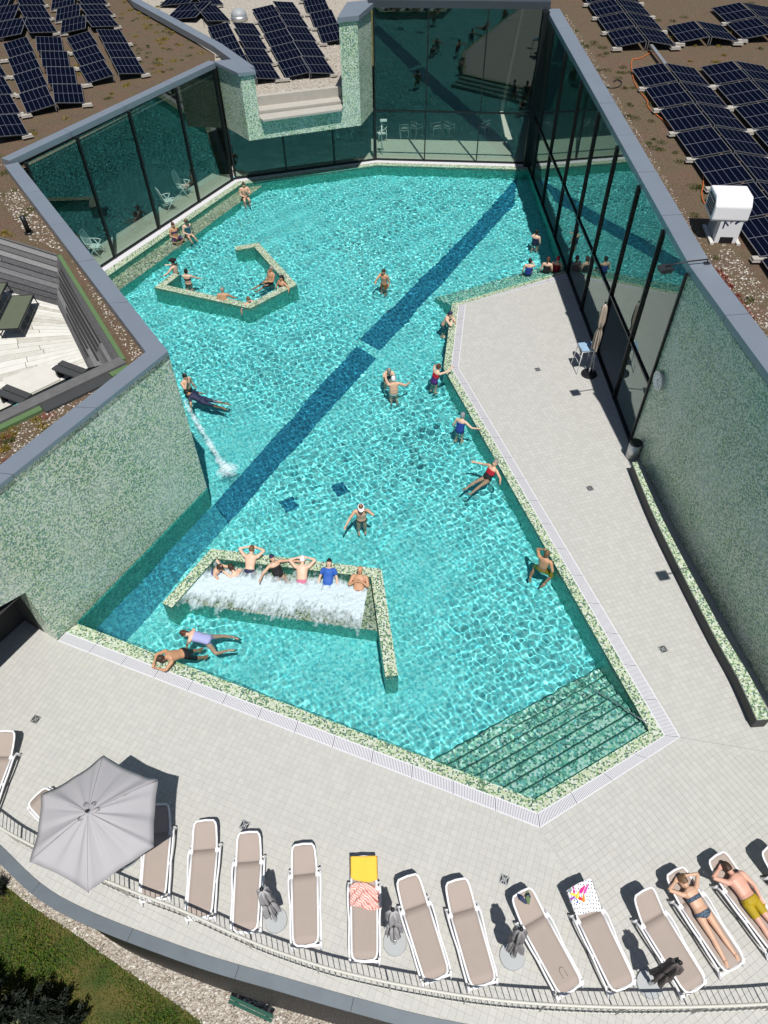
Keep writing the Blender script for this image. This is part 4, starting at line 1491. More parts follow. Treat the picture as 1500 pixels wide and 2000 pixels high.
zleft = lambda x, y: 5.15
zright = lambda x, y: zr_v(x, y)
A_l = [v2(-7.2, 14.2), v2(-6.9, 15.0), v2(-10.5, 12.4), v2(-10.6, 10), v2(-8.9, 10.6)]
B_l = [v2(-13.9, 29.2), v2(-17, 30.5), v2(-14, 24), v2(-11.5, 23.2)]
C_l = [v2(-12.5, 34), v2(-15.5, 33.5), v2(-10.5, 43), v2(-9, 40.5), v2(-14, 52), v2(-12, 46)]
C_l = [v2(-14.5, 31), v2(-8.6, 41.5), v2(-13, 52), v2(-15, 49), v2(-11, 38.5), v2(-13.5, 33), v2(-16, 32)]
tufts(5200, clump_spots(scatter(A_l, 26), zleft), 'sedum', 'sedum_yellow', (.03, .08), .016, .9)
tufts(3600, clump_spots(scatter(A_l, 16), zleft), 'sedum', 'sedum_green', (.03, .09), .016, .9)
tufts(2600, clump_spots(scatter(A_l, 14), zleft), 'sedum', 'sedum_red', (.02, .06), .016, .9)
tufts(4200, clump_spots(scatter(C_l, 46) + scatter(B_l, 26), zleft), 'sedum', 'sedum_green', (.03, .09), .018, .9)
tufts(4200, clump_spots(scatter(C_l, 34) + [P(x, y, 5.15)[:2] for x, y in ((245, 5), (250, 22), (262, 10), (310, 80), (340, 58), (318, 95), (345, 62), (150, 130), (155, 145), (90, 65), (145, 60), (14, 460), (8, 455))], zleft), 'sedum', 'sedum_yellow', (.03, .1), .02, .9)
rr = [P(x, y, 6.4)[:2] for x, y in ((1385, 533), (1392, 540), (1400, 535), (1403, 552), (1412, 560), (1420, 572), (1428, 585), (1436, 590), (1445, 600), (1410, 545), (1425, 560), (1440, 578), (1455, 615), (1470, 640), (1465, 625))]
tufts(5200, clump_spots(rr, zright, (.1, .3)), 'sedum', 'sedum_red', (.03, .07), .017, .9)
gg = [P(x, y, 6.5)[:2] for x, y in ((1462, 582), (1470, 578), (1400, 500), (1265, 165), (1262, 180), (1275, 195), (1290, 215), (1300, 150), (1390, 165), (1395, 170), (1440, 220), (1450, 240), (1480, 260), (1205, 165), (1160, 45), (1330, 105), (1480, 110), (1455, 610))] + scatter([v2(9.2, 20), v2(10.5, 20), v2(10.3, 34), v2(9, 38)], 40) + scatter([v2(13, 34), v2(20, 34), v2(20, 48), v2(13, 48)], 30)
tufts(6500, clump_spots(gg, zright, (.08, .26)), 'sedum', 'sedum_green', (.03, .1), .017, .9)
tufts(1800, clump_spots(scatter([v2(13, 33), v2(16, 33), v2(16, 38), v2(13, 38)], 14), zright, (.08, .25)), 'sedum', 'sedum_yellow', (.03, .1), .017, .9)

# ================================================================== RAILING
M['rail_paint'] = plain('pale_grey_paint', (.56, .55, .50), .5, 0, .08, 5)
rl = wthing('railing', 'long curved steel railing with thin upright bars along the outer deck edge', 'railing', (0, 2, 0))
RP = resample(np.array(rail_pts), .122)
RH = .95
tops = [np.array([p[0], p[1], RH]) for p in RP]
mb = MB(); mb.tube([t for t in tops[::2]], (.030, .018), 8); mb.obj('handrail', M['rail_paint'], rl, True)
mb = MB(); mb.tube([t * [1, 1, 0] + [0, 0, .09] for t in tops[::2]], .014, 6); mb.obj('bottom_rail', M['rail_paint'], rl, True)
vis_i = [i for i in range(len(RP)) if -9.6 < RP[i][0] < 8.6]
mb = MB(); mb.cyl((0, 0), .0085, .09, RH - .01, 6); bal = mb.mesh('baluster', M['rail_paint'])
mb = MB(); mb.box((0, 0, RH / 2), (.016, .05, RH)); post = mb.mesh('post', M['rail_paint'])
for n_, i in enumerate(vis_i):
    j = min(i + 1, len(RP) - 1); tt = RP[j] - RP[j - 1]
    o = bpy.data.objects.new('post' if n_ % 12 == 0 else 'baluster', post if n_ % 12 == 0 else bal)
    COL.objects.link(o); o.parent = rl
    o.location = (RP[i][0], RP[i][1] - 2, 0); o.rotation_euler = (0, 0, math.atan2(tt[1], tt[0]))

# ================================================================== SUN LOUNGERS
def rrect_path(hw0, hw1, y0, y1, r, n=5):
    """rounded outline, half-width hw0 at y0 to hw1 at y1"""
    pts = []
    for cx, cy, a0 in ((hw0 - r, y0 + r, -90), (hw1 - r, y1 - r, 0), (-hw1 + r, y1 - r, 90), (-hw0 + r, y0 + r, 180)):
        for k in range(n + 1):
            a = math.radians(a0 + 90 * k / n)
            pts.append((cx + r * math.cos(a), cy + r * math.sin(a)))
    return pts


def build_lounger(back_deg, label, group):
    t = thing('sun_lounger', label, 'sun lounger', (0, 0, 0), 0, group)
    hy, zs = .36, .335
    cb, sb = math.cos(math.radians(back_deg)), math.sin(math.radians(back_deg))
    def lift(x, y):
        if y <= hy:
            return np.array([x, y, zs - .012 * math.cos(x / .27 * 1.5)])
        d = y - hy
        bow = .05 * math.sin(min(1, d / .62) * math.pi)
        return np.array([x, hy + d * cb, zs + d * sb - bow * .3 - .012 * math.cos(x / .27 * 1.5)])
    # seat sling and back sling
    for nm, y0, y1, w0, w1 in (('seat_sling', -.93, hy + .02, .245, .262), ('back_sling', hy + .02, .96, .258, .235)):
        mb = MB()
        nx, ny = 6, 8
        for j in range(ny + 1):
            for i in range(nx + 1):
                y = y0 + (y1 - y0) * j / ny
                w = w0 + (w1 - w0) * j / ny
                e = 0
                if nm == 'seat_sling' and j == 0 or nm == 'back_sling' and j == ny:
                    e = -.055 * abs(i / nx * 2 - 1) ** 3 * (1 if nm == 'back_sling' else -1)
                p = lift(w * (i / nx * 2 - 1), y + e)
                mb.v.append(tuple(p))
        for j in range(ny):
            for i in range(nx):
                a = j * (nx + 1) + i
                mb.f.append((a, a + 1, a + nx + 2, a + nx + 1)); mb.m.append(0)
        o = mb.obj(nm, M['sling'], t, True)
        md = o.modifiers.new('thickness', 'SOLIDIFY'); md.thickness = .012
    # tubular frames round the slings
    seat = [(.258, hy)] + [(x, y) for x, y in rrect_path(.262, .27, -.955, hy, .10) if y < hy - .12]
    right = sorted([p for p in rrect_path(.262, .275, -.955, hy + .2, .11, 6) if p[1] < hy], key=lambda p: math.atan2(p[1] - .1, p[0]))
    path = [(.275, hy)] + [p for p in right if p[0] > 0][::-1] + [p for p in right if p[0] <= 0][::-1] + [(-.275, hy)]
    path = [(.275, hy), (.272, 0.), (.265, -.5), (.258, -.80), (.232, -.90), (.17, -.945), (.0, -.962), (-.17, -.945), (-.232, -.90), (-.258, -.80), (-.265, -.5), (-.272, 0.), (-.275, hy)]
    mb = MB(); mb.tube([lift(*p) + [0, 0, -.005] for p in path], (.024, .018), 8); mb.obj('seat_frame', M['white_plastic'], t, True)
    path = [(.268, hy), (.262, .6), (.25, .82), (.232, .905), (.19, .958), (.0, .975), (-.19, .958), (-.232, .905), (-.25, .82), (-.262, .6), (-.268, hy)]
    mb = MB(); mb.tube([lift(*p) + [0, 0, .0] for p in path], (.024, .017), 8); mb.obj('back_frame', M['white_plastic'], t, True)
    for s in (-1, 1):
        mb = MB(); mb.box((s * .275, hy - .01, zs + .005), (.07, .085, .05)); mb.obj('hinge', M['white_plastic'], t)
        # outer side rail: a long bow from head leg to foot leg
        pts = smooth_line([(s * .315, .52, .05), (s * .335, .46, .26), (s * .345, .30, .345), (s * .335, .0, .315), (s * .315, -.25, .285), (s * .318, -.55, .27), (s * .312, -.82, .235), (s * .295, -.99, .04)], 5)
        mb = MB(); mb.tube(pts, (.022, .026), 8); mb.obj('side_rail', M['white_plastic'], t, True)
        mb = MB(); mb.tube(smooth_line([(s * .30, hy + .02, zs), (s * .335, .30, .335), (s * .34, .15, .325)], 4), .022, 8); mb.obj('side_link', M['white_plastic'], t, True)
        mb = MB(); mb.bar((s * .27, -.28, zs - .01), (s * .316, -.28, .28), .06, .03); mb.obj('side_link', M['white_plastic'], t)
        mb = MB(); mb.tube([(s * .33, .48, .26), (s * .325, .56, .0)], [.026, .022], 8); mb.obj('leg', M['white_plastic'], t, True)
        mb = MB(); mb.tube([(s * .30, -.90, .24), (s * .285, -1.0, .0)], [.026, .022], 8); mb.obj('leg', M['white_plastic'], t, True)
    for y, z, w in ((.50, .18, .33), (-.95, .17, .30)):
        mb = MB(); mb.bar((-w, y, z), (w, y, z), .04, .03); mb.obj('crossbar', M['white_plastic'], t)
    return t


GLG = 'white sun loungers set out along the railing'
LG = [((20, 1402), (-42, 1590), 'white sun lounger cut by the left edge of the photo', 18),
      ((204, 1686), (70, 1552), 'white sun lounger hidden under the open parasol, its foot corner showing at left', 14),
      ((166, 1503), (150, 1688), 'white sun lounger under the open parasol, only its head corner showing', 14),
      ((308, 1572), (298, 1756), 'white sun lounger half under the right side of the open parasol', 22),
      ((398, 1627), (388, 1793), 'empty white sun lounger, first to the right of the open parasol', 20),
      ((484, 1652), (478, 1820), 'empty white sun lounger with a furled grey parasol at its right side', 20),
      ((592, 1660), (597, 1847), 'empty white sun lounger standing alone, left of the yellow towel', 20),
      ((710, 1700), (712, 1877), 'white sun lounger spread with the yellow and pink towels', 20),
      ((803, 1738), (855, 1912), 'empty white sun lounger right of the pale furled parasol', 22),
      ((898, 1744), (946, 1924), 'empty white sun lounger, left neighbour of the brownish furled parasol', 24),
      ((1028, 1760), (1118, 1935), 'white sun lounger with navy sandals on its headrest', 24),
      ((1146, 1760), (1220, 1930), 'white sun lounger under the dotted towel with colourful flowers', 24),
      ((1280, 1778), (1362, 1932), 'white sun lounger with steeply raised back behind a dark furled parasol', 36),
      ((1329, 1717), (1438, 1890), 'white sun lounger on which the woman in a bikini lies', 14),
      ((1409, 1684), (1530, 1852), 'white sun lounger on which the man in yellow shorts lies', 14),
      ((1512, 1666), (1640, 1826), 'white sun lounger past the right edge, seen only by its shadow', 24)]
LPOS = []
protos = {}
for hp, fp, lab, deg in LG:
    zh = .335 + .6 * math.sin(math.radians(deg))
    h, f = P(*hp, zh)[:2], P(*fp, .335)[:2]
    d = (h - f) / np.linalg.norm(h - f)
    ang = math.atan2(d[1], d[0]) - math.pi / 2
    c = f + d * .962
    if deg not in protos:
        protos[deg] = o = build_lounger(deg, lab, GLG)
    else:
        o = copy_tree(protos[deg]); o['label'] = lab
    o.location = (c[0], c[1], 0); o.rotation_euler = (0, 0, ang)
    LPOS.append((c, d, ang, deg))


def on_lounger(i, x, y, dz=.02):
    """a point on lounger i's sling from its own x, y"""
    c, d, ang, deg = LPOS[i]
    r = v2(d[1], -d[0])
    hy, zs = .36, .335
    if y > hy:
        q = hy + (y - hy) * math.cos(math.radians(deg)); z = zs + (y - hy) * math.sin(math.radians(deg))
    else:
        q, z = y, zs
    p = c + r * x + d * q
    return np.array([p[0], p[1], z + dz])


def cloth_on(i, name, label, cat, mat, outline, nx=16, ny=12, ruffle=.012, fold=0., seed=1):
    """a towel laid on lounger i; outline(u, v) gives the lounger's own x, y for u, v in 0..1"""
    r = np.random.default_rng(seed)
    ph = r.uniform(0, 6.28, 8)
    mb = MB()
    for j in range(ny + 1):
        for k in range(nx + 1):
            u, v = k / nx, j / ny
            x, y = outline(u, v)
            h = ruffle * (math.sin(9 * u + ph[0] + 3 * v) + .7 * math.sin(17 * v + 4 * u + ph[1]) + .5 * math.sin(23 * u - 9 * v + ph[2]))
            h += fold * (abs(math.sin(7 * v + 2.5 * math.sin(5 * u + ph[3]) + ph[4])) ** 2)
            over = max(0., abs(x) - .27)
            p = on_lounger(i, x, y, .03 + max(h, -.01))
            p[2] -= over * 1.5
            mb.v.append(tuple(p))
    for j in range(ny):
        for k in range(nx):
            a = j * (nx + 1) + k
            mb.f.append((a, a + 1, a + nx + 2, a + nx + 1)); mb.m.append(0)
    o = mb.obj(name, mat, smooth=True)
    tag(o, label, cat)
    md = o.modifiers.new('thickness', 'SOLIDIFY'); md.thickness = .008
    return o


cloth_on(7, 'towel', 'plain yellow towel draped over the head of a sun lounger', 'towel', M['yellow'], lambda u, v: (-.275 + .57 * u, .97 - (.44 + .12 * math.sin(u * 2.8 + .3) * u - (.02 if u < .1 else 0)) * v), 16, 12, .006, .0, 3)
_s = N('pink_striped_towel')
_w = _s.n('TexWave', bands_direction='DIAGONAL'); _w.inputs['Scale'].default_value = 9; _w.inputs['Distortion'].default_value = 5
_s.l(_s.pos(), _w.inputs['Vector'])
_s.set(Base_Color=_s.ramp(_w.outputs['Fac'], [(.2, (.62, .24, .20)), (.55, (.74, .42, .36)), (.8, (.82, .62, .58))]), Roughness=.9)
M['pink'] = _s.m
cloth_on(7, 'towel', 'crumpled pink and white towel lying below the yellow towel', 'towel', M['pink'], lambda u, v: (-.30 + .63 * u, .42 + .05 * math.sin(5 * u) - (.40 + .09 * math.sin(u * 3.1)) * v), 34, 26, .014, .045, 8)

# dotted towel with printed flowers
_s = N('dotted_flower_towel')
_uv = _s.n('TexCoord').outputs['Generated']
_vo = _s.n('TexVoronoi', voronoi_dimensions='2D'); _vo.inputs['Scale'].default_value = 9; _vo.inputs['Randomness'].default_value = .35
_mp = _s.n('Mapping'); _mp.inputs['Scale'].default_value = (1.15, 1, 1); _s.l(_s.pos(), _mp.inputs['Vector'])
_vo.inputs['Scale'].default_value = 15
_s.l(_mp.outputs[0], _vo.inputs['Vector'])
_c = _s.mix(_s.math('LESS_THAN', _vo.outputs['Distance'], .21), (.84, .84, .86), (.02, .025, .06))
_s.set(Base_Color=_c, Roughness=.9)
M['dots'] = _s.m
tw = cloth_on(11, 'towel', 'white towel with black dots and a bright flower print over a lounger head', 'towel', M['dots'], lambda u, v: (-.30 + .60 * u, .96 + .02 * math.sin(3 * u) - (.50 + .12 * u) * v + .04 * (1 - v) * u), 20, 16, .010, .02, 5)
petals = [((.80, .04, .03), -.10, .73, .16, .055, 2.4), ((.90, .50, .02), -.12, .80, .15, .05, .8), ((.70, .02, .22), .02, .86, .20, .06, .5), ((.75, .05, .40), .10, .84, .22, .035, .7),
          ((.02, .06, .40), -.19, .72, .13, .05, 1.9), ((.88, .62, .05), -.21, .84, .14, .045, 2.6), ((.85, .25, .03), -.02, .70, .16, .05, 1.1), ((.30, .05, .42), -.24, .78, .12, .04, .2), ((.92, .78, .2), -.12, .77, .05, .05, 0), ((.55, .02, .30), -.16, .91, .14, .04, 1.3), ((.25, .30, .32), -.23, .92, .10, .05, .4)]
for k, (cc, x, y, L_, w_, a_) in enumerate(petals):
    m_ = plain('petal_print_%s' % ORD[k], cc, .85)
    mb = MB()
    ring = []
    for q in range(14):
        th_ = 2 * math.pi * q / 14
        lx, ly = L_ / 2 * math.cos(th_), w_ / 2 * math.sin(th_) * (1 - .5 * math.cos(th_))
        ring.append(on_lounger(11, x + lx * math.cos(a_) - ly * math.sin(a_), y + lx * math.sin(a_) + ly * math.cos(a_), .064 + .0015 * k))
    mb.face(ring)
    mb.obj('flower_print', m_, tw)

# sandals on one headrest
for s, (x, y, a) in enumerate(((-.06, .84, .3), (.07, .80, -.5))):
    t = thing('sandal', ('navy sandal lying left on the lounger headrest', 'navy sandal with yellow sole edge lying right on the headrest')[s], 'sandal', tuple(on_lounger(10, x, y, .01)), LPOS[10][2] + a, 'navy sandals on a headrest')
    mb = MB(); mb.prism([(.045 * math.cos(q) * (1 + .15 * math.sin(q)), .13 * math.sin(q)) for q in np.linspace(0, 6.28, 16)[:-1]], .03, .05); mb.obj('sole', M['flash_green'] if s else M['ink'], t)
    mb = MB(); mb.tube([(-.045, .02, .05), (-.02, .05, .10), (.02, .05, .10), (.045, .02, .05)], (.012, .035), 6); mb.obj('strap', M['ink'], t, True)
# thin printed mark at the foot of the same lounger
mb = MB()
for k in range(7):
    a0, a1 = math.pi * (.15 + k * .12), math.pi * (.15 + k * .12 + .085)
    mb.bar(on_lounger(10, .01 + .055 * math.cos(a0), -.62 + .08 * math.sin(a0), .014), on_lounger(10, .01 + .055 * math.cos(a1), -.62 + .08 * math.sin(a1), .014), .006, .003)
for sx in (-1, 1):
    for k in range(3):
        mb.bar(on_lounger(10, .01 + sx * .05, -.62 - .04 * k, .014), on_lounger(10, .01 + sx * .05, -.645 - .04 * k, .014), .006, .003)
tag(mb.obj('wire_loop', M['black']), 'thin black broken outline lying near the foot of a lounger', 'wire')

# ================================================================== PARASOLS
c = P(173, 1588, 2.62)
hexp = [P(x, y, 2.2) for x, y in ((202, 1475), (309, 1523), (300, 1655), (172, 1743), (57, 1683), (80, 1552))]
pr = wthing('parasol', 'large open light grey six-sided parasol over the loungers at left', 'parasol', (c[0], c[1], 0))
mb = MB()
# canopy: six panels, each sagging a little between its ribs and creased from the top
rings = 10
sub = 20
cent = np.array([c[0], c[1], 2.66])
V0 = []
for r_ in range(rings + 1):
    for k in range(6):
        for s_ in range(sub):
            a, b = hexp[k], hexp[(k + 1) % 6]
            t_ = s_ / sub
            e = line3(a, b, t_)
            e = e + (line3(a, b, .5) - cent) * 0
            f_ = r_ / rings
            p = line3(cent, e, f_)
            sag = 4 * t_ * (1 - t_)
            p[2] += .10 * f_ * (1 - f_) - .05 * sag * f_
            p[2] += .020 * math.sin(t_ * 14 + k * 2 + 3 * math.sin(k)) * f_ * (1.25 - f_) * 3 + .008 * math.sin(t_ * 31 + k) * f_ * (1.1 - f_) * 3
            inward = (cent - e) * [1, 1, 0]
            p = p + inward / np.linalg.norm(inward) * .04 * sag * f_ ** 3
            V0.append(p)
n_ = 6 * sub
mb.v = [tuple(p) for p in V0]
for r_ in range(rings):
    for k in range(n_):
        mb.f.append((r_ * n_ + k, r_ * n_ + (k + 1) % n_, (r_ + 1) * n_ + (k + 1) % n_, (r_ + 1) * n_ + k)); mb.m.append(0)
cano = mb.obj('canopy', M['canopy'], pr, True)
md = cano.modifiers.new('thickness', 'SOLIDIFY'); md.thickness = .006
mb = MB(); mb.cyl((c[0], c[1]), .027, 0, 2.72, 12); mb.obj('pole', M['steel'], pr, True)
mb = MB(); mb.ball((c[0], c[1], 2.735), .035, 12, 8); mb.obj('finial', M['black'], pr, True)
for k in range(6):
    mb = MB(); mb.tube([cent - [0, 0, .05], line3(cent, hexp[k], .5) + [0, 0, .0], hexp[k] - [0, 0, .02]], .010, 6); rb = mb.obj('rib', M['dark_metal'], pr, True)
    mb = MB(); mb.tube([np.array([c[0], c[1], 1.95]), line3(cent, hexp[k], .5) - [0, 0, .01]], .008, 6); mb.obj('strut', M['dark_metal'], rb, True)
    # seam tapes and the vent loops round the top
for k in range(6):
    mb = MB(); mb.tube([line3(cent, hexp[k], q) + [0, 0, .10 * q * (1 - q) + .006] for q in np.linspace(.05, .99, 10)], (.006, .003), 5); mb.obj('seam', M['canopy_dark'], pr)
for k in (0, 1, 2, 4):
    a = .9 * k + .3
    pt = lambda rr, aa: np.array([c[0] + rr * math.cos(aa), c[1] + rr * math.sin(aa), 2.665])
    mb = MB(); mb.tube([pt(.15, a - .22), pt(.21, a - .12), pt(.21, a + .12), pt(.15, a + .22)], .006, 5); mb.obj('vent_loop', M['black'], pr)
mb = MB(); mb.cyl((c[0], c[1]), .33, 0, .07, 28, .31); mb.obj('base', M['base'], pr)


def furled(base, top, label, mat, rbase, height_frac=(.34, .97), wide=.105, seed=1, base_mat='base'):
    """a closed parasol: pole, bundled cloth, hub, round base plate"""
    r = np.random.default_rng(seed)
    t = wthing('parasol', label, 'parasol', (base[0], base[1], 0), 'furled parasols')
    b, tp = np.array([base[0], base[1], 0.]), np.array(top, float)
    mb = MB(); mb.cyl((b[0], b[1]), rbase, 0, .055, 32, rbase * .96); mb.obj('base', M[base_mat], t)
    mb = MB(); mb.cyl((b[0], b[1]), .04, .055, .30, 12); mb.obj('base_tube', M['steel'], t, True)
    mb = MB(); mb.tube([b + [0, 0, .02], tp], .021, 10); mb.obj('pole', M['steel'], t, True)
    mb = MB(); mb.ball(tp + [0, 0, .02], .042, 10, 7); mb.obj('finial', M['black'], t, True)
    # bundled cloth with deep folds, tied in the middle
    n, m = 28, 18
    ph = r.uniform(0, 6.28, 4)
    mb = MB()
    for j in range(m + 1):
        s = j / m
        q = b + (tp - b) * (height_frac[0] + (height_frac[1] - height_frac[0]) * s)
        w = wide * (1.25 - .35 * s) * (1 - .42 * math.exp(-((s - .48) / .08) ** 2)) * (1 if s < .93 else .55 + .45 * (1 - s) / .07)
        for k in range(n):
            a = 2 * math.pi * k / n
            f_ = 1 + .42 * math.sin(6 * a + ph[0] + 1.5 * s) + .18 * math.sin(11 * a + ph[1] - 3 * s)
            rag = .06 * math.sin(3 * a + ph[2]) if j == 0 else 0
            mb.v.append(tuple(q + np.array([w * f_ * math.cos(a), w * f_ * math.sin(a), rag])))
    for j in range(m):
        for k in range(n):
            mb.f.append((j * n + k, j * n + (k + 1) % n, (j + 1) * n + (k + 1) % n, (j + 1) * n + k)); mb.m.append(0)
    mb.f.append(tuple(range(m * n, (m + 1) * n))); mb.m.append(0)
    mb.obj('canopy', M[mat], t, True)
    for k in range(6):
        a = 2 * math.pi * k / 6 + ph[3]
        lo = b + (tp - b) * (height_frac[0] + .0)
        mb = MB(); mb.tube([b + (tp - b) * .93, lo + [1.45 * wide * math.cos(a), 1.45 * wide * math.sin(a), -.03]], .009, 6); mb.obj('rib', M['dark_metal'], t, True)
    q = b + (tp - b) * (height_frac[0] + (height_frac[1] - height_frac[0]) * .48)
    mb = MB(); mb.cyl((q[0], q[1]), wide * .85, q[2] - .02, q[2] + .02, 18); mb.obj('tie_strap', M['dark_metal'], t)
    return t


def tip(px, z):
    return P(*px, z)


furled(P(539, 1798)[:2], tip((511, 1737), 2.05), 'furled light grey parasol on a round base right of the second open lounger', 'canopy', .245, seed=2)
furled(P(771, 1842)[:2], tip((767, 1777), 2.05), 'furled pale grey parasol on a round base between two middle loungers', 'canopy', .245, seed=3)
furled(P(1000, 1868)[:2], tip((1018, 1815), 1.95), 'furled brownish grey parasol on a round base beside the sandal lounger', 'canopy_dark', .26, seed=4)
furled(P(1268, 1922)[:2], tip((1327, 1880), 2.1), 'furled dark brown parasol leaning over the raised-back lounger', 'canopy_brown', .26, seed=5)
furled(P(1150, 731)[:2], tip((1183, 592), 2.95), 'tall furled beige parasol on a black base by the glass facade', 'canopy_beige', .30, (.38, .98), .085, 6, 'black')

# ================================================================== SMALL THINGS ON THE DECK
for k, (x, y, lab) in enumerate(((70, 1405, 'beside the lounger at the left edge'), (478, 1612, 'between the pool and the grey-parasol lounger'), (985, 1718, 'in front of the sandal lounger'),
                               (1050, 722, 'farthest up the deck peninsula'), (1152, 954, 'in the middle of the deck peninsula'), (1295, 1268, 'nearest down the deck peninsula'), (1497, 1717, 'at the right edge beside the man'))):
    p = P(x, y)
    ang = (angF, angF, angF, angP, angP, angP, angR)[k]
    t = thing('floor_drain', 'small square metal floor drain ' + lab, 'drain', (p[0], p[1], .0), ang, 'square drains in the deck')
    mb = MB(); mb.prism([(-.10, -.10), (.10, -.10), (.10, .10), (-.10, .10)], -.006, .003); mb.obj('sump', M['black'], t)
    mb = MB()
    for s in (-1, 1):
        mb.box((s * .094, 0, .005), (.016, .204, .010)); mb.box((0, s * .094, .005), (.172, .016, .010))
    mb.obj('frame', M['steel'], t)
    mb = MB()
    for s in (-1, 1):
        mb.bar((-.08, -.08 * s, .006), (.08, .08 * s, .006), .022, .006 + .001 * s)
    for q in (-.045, 0, .045):
        mb.box((q, 0, .0045), (.014, .17, .004))
    mb.obj('grate', M['steel'], t)

# litter bin in the corner
p = P(1233, 892)
t = thing('litter_bin', 'grey cylindrical litter bin with a black open top in the shaded corner', 'bin', (p[0], p[1], 0))
mb = MB(); mb.cyl((0, 0), .20, 0.02, .62, 24); mb.obj('drum', M['steel'], t, True)
mb = MB(); mb.tube([(0, 0, .62), (0, 0, .66), (0, 0, .665), (0, 0, .60)], [.205, .205, .16, .15], 24); mb.obj('rim', M['black'], t)
mb = MB(); mb.cyl((0, 0), .15, .60, .605, 24); mb.obj('liner', M['black'], t)
# wall clock
cz = plane_z((1290, 743), R0, v2(8.98, 13.32))
wd = (v2(8.98, 13.32) - R0); wd /= np.linalg.norm(wd); wn_ = v2(wd[1], -wd[0]); wn_ = wn_ if wn_[0] < 0 else -wn_
t = thing('wall_clock', 'round white clock on the shaded green mosaic wall', 'clock', (cz[0] + wn_[0] * .05, cz[1] + wn_[1] * .05, cz[2]), math.atan2(wn_[1], wn_[0]))
mb = MB(); mb.tube([(-.05, 0, 0), (.05, 0, 0)], .30, 28); mb.obj('case', M['steel'], t)
mb = MB(); mb.tube([(.05, 0, 0), (.056, 0, 0)], .265, 28); mb.obj('dial', M['white_plastic'], t)
mb = MB()
for k in range(12):
    a = math.pi * k / 6
    mb.bar((.060, .20 * math.cos(a), .20 * math.sin(a)), (.060, .24 * math.cos(a), .24 * math.sin(a)), .02, .004, up=(1, 0, 0))
mb.obj('hour_mark', M['black'], t)
for ln, a, w in ((.13, 1.0, .022), (.20, -.6, .014)):
    mb = MB(); mb.bar((.064, 0, 0), (.064, ln * math.cos(a), ln * math.sin(a)), w, .004, up=(1, 0, 0)); mb.obj('clock_hand', M['black'], t)

# white high stool by the facade
p = P(1128, 706); p2 = P(1150, 690)
t = thing('high_stool', 'white steel high table with a blue top by the glass facade', 'table', (7.62, 21.98, 0), .15)
M['blue_top'] = plain('pale_blue_top', (.30, .45, .62), .3)
mb = MB(); mb.box((0, 0, 1.0), (.52, .52, .03)); mb.obj('table_top', M['blue_top'], t)
for sx in (-1, 1):
    for sy in (-1, 1):
        mb = MB(); mb.tube([(sx * .24, sy * .24, .98), (sx * .32, sy * .32, 0)], .014, 8); mb.obj('leg', M['white_plastic'], t, True)
    mb = MB(); mb.tube([(sx * .28, -.28, .45), (sx * .28, .28, .45)], .011, 8); mb.obj('rung', M['white_plastic'], t, True)
mb = MB(); mb.box((0, 0, .96), (.50, .50, .05)); mb.obj('frame', M['white_plastic'], t)
# thin handrail in the water over the corner steps
a, b = P(1262, 1412, .0), P(1173, 1338, -.1)
hr = wthing('handrail', 'thin steel handrail dipping into the water beside the corner steps', 'handrail', (a[0], a[1], 0))
mb = MB(); mb.tube(smooth_line([a + [0.05, -.02, -.3], a + [0, 0, .0], line3(a, b, .3) + [0, 0, -.12], b + [0, 0, -.55], b + [0, 0, -1.1]], 5), .02, 8); mb.obj('rail_tube', M['steel'], hr, True, rec=True)
for q in (.02, .98):
    pp = line3(a, b, q); mb = MB(); mb.tube([pp + [0, 0, -.1 - .5 * q], [pp[0], pp[1], FLOORZ]], .016, 8); mb.obj('post', M['steel'], hr, True, rec=True)

# dark green bench on the gravel below
a, b = P(449, 1950, LOWZ + .46), P(533, 1989, LOWZ + .46)
L_ = np.linalg.norm((b - a)[:2])
t = thing('park_bench', 'dark green wooden bench standing on the gravel below the deck', 'bench', ((a[0] + b[0]) / 2, (a[1] + b[1]) / 2, LOWZ + .02), math.atan2((b - a)[1], (b - a)[0]))
for k in range(2):
    mb = MB(); mb.box((0, -.06 + .085 * k, .46), (L_, .075, .04)); mb.obj('seat_slat', M['bench_green'], t)
for s in (-1, 1):
    mb = MB()
    x = s * L_ * .36
    mb.bar((x, -.12, .43), (x, .46, .43), .05, .04); mb.bar((x, -.06, .43), (x, -.04, 0), .05, .05); mb.bar((x, .40, .46), (x, .44, 0), .05, .05)
    mb.obj('frame', M['black'], t)

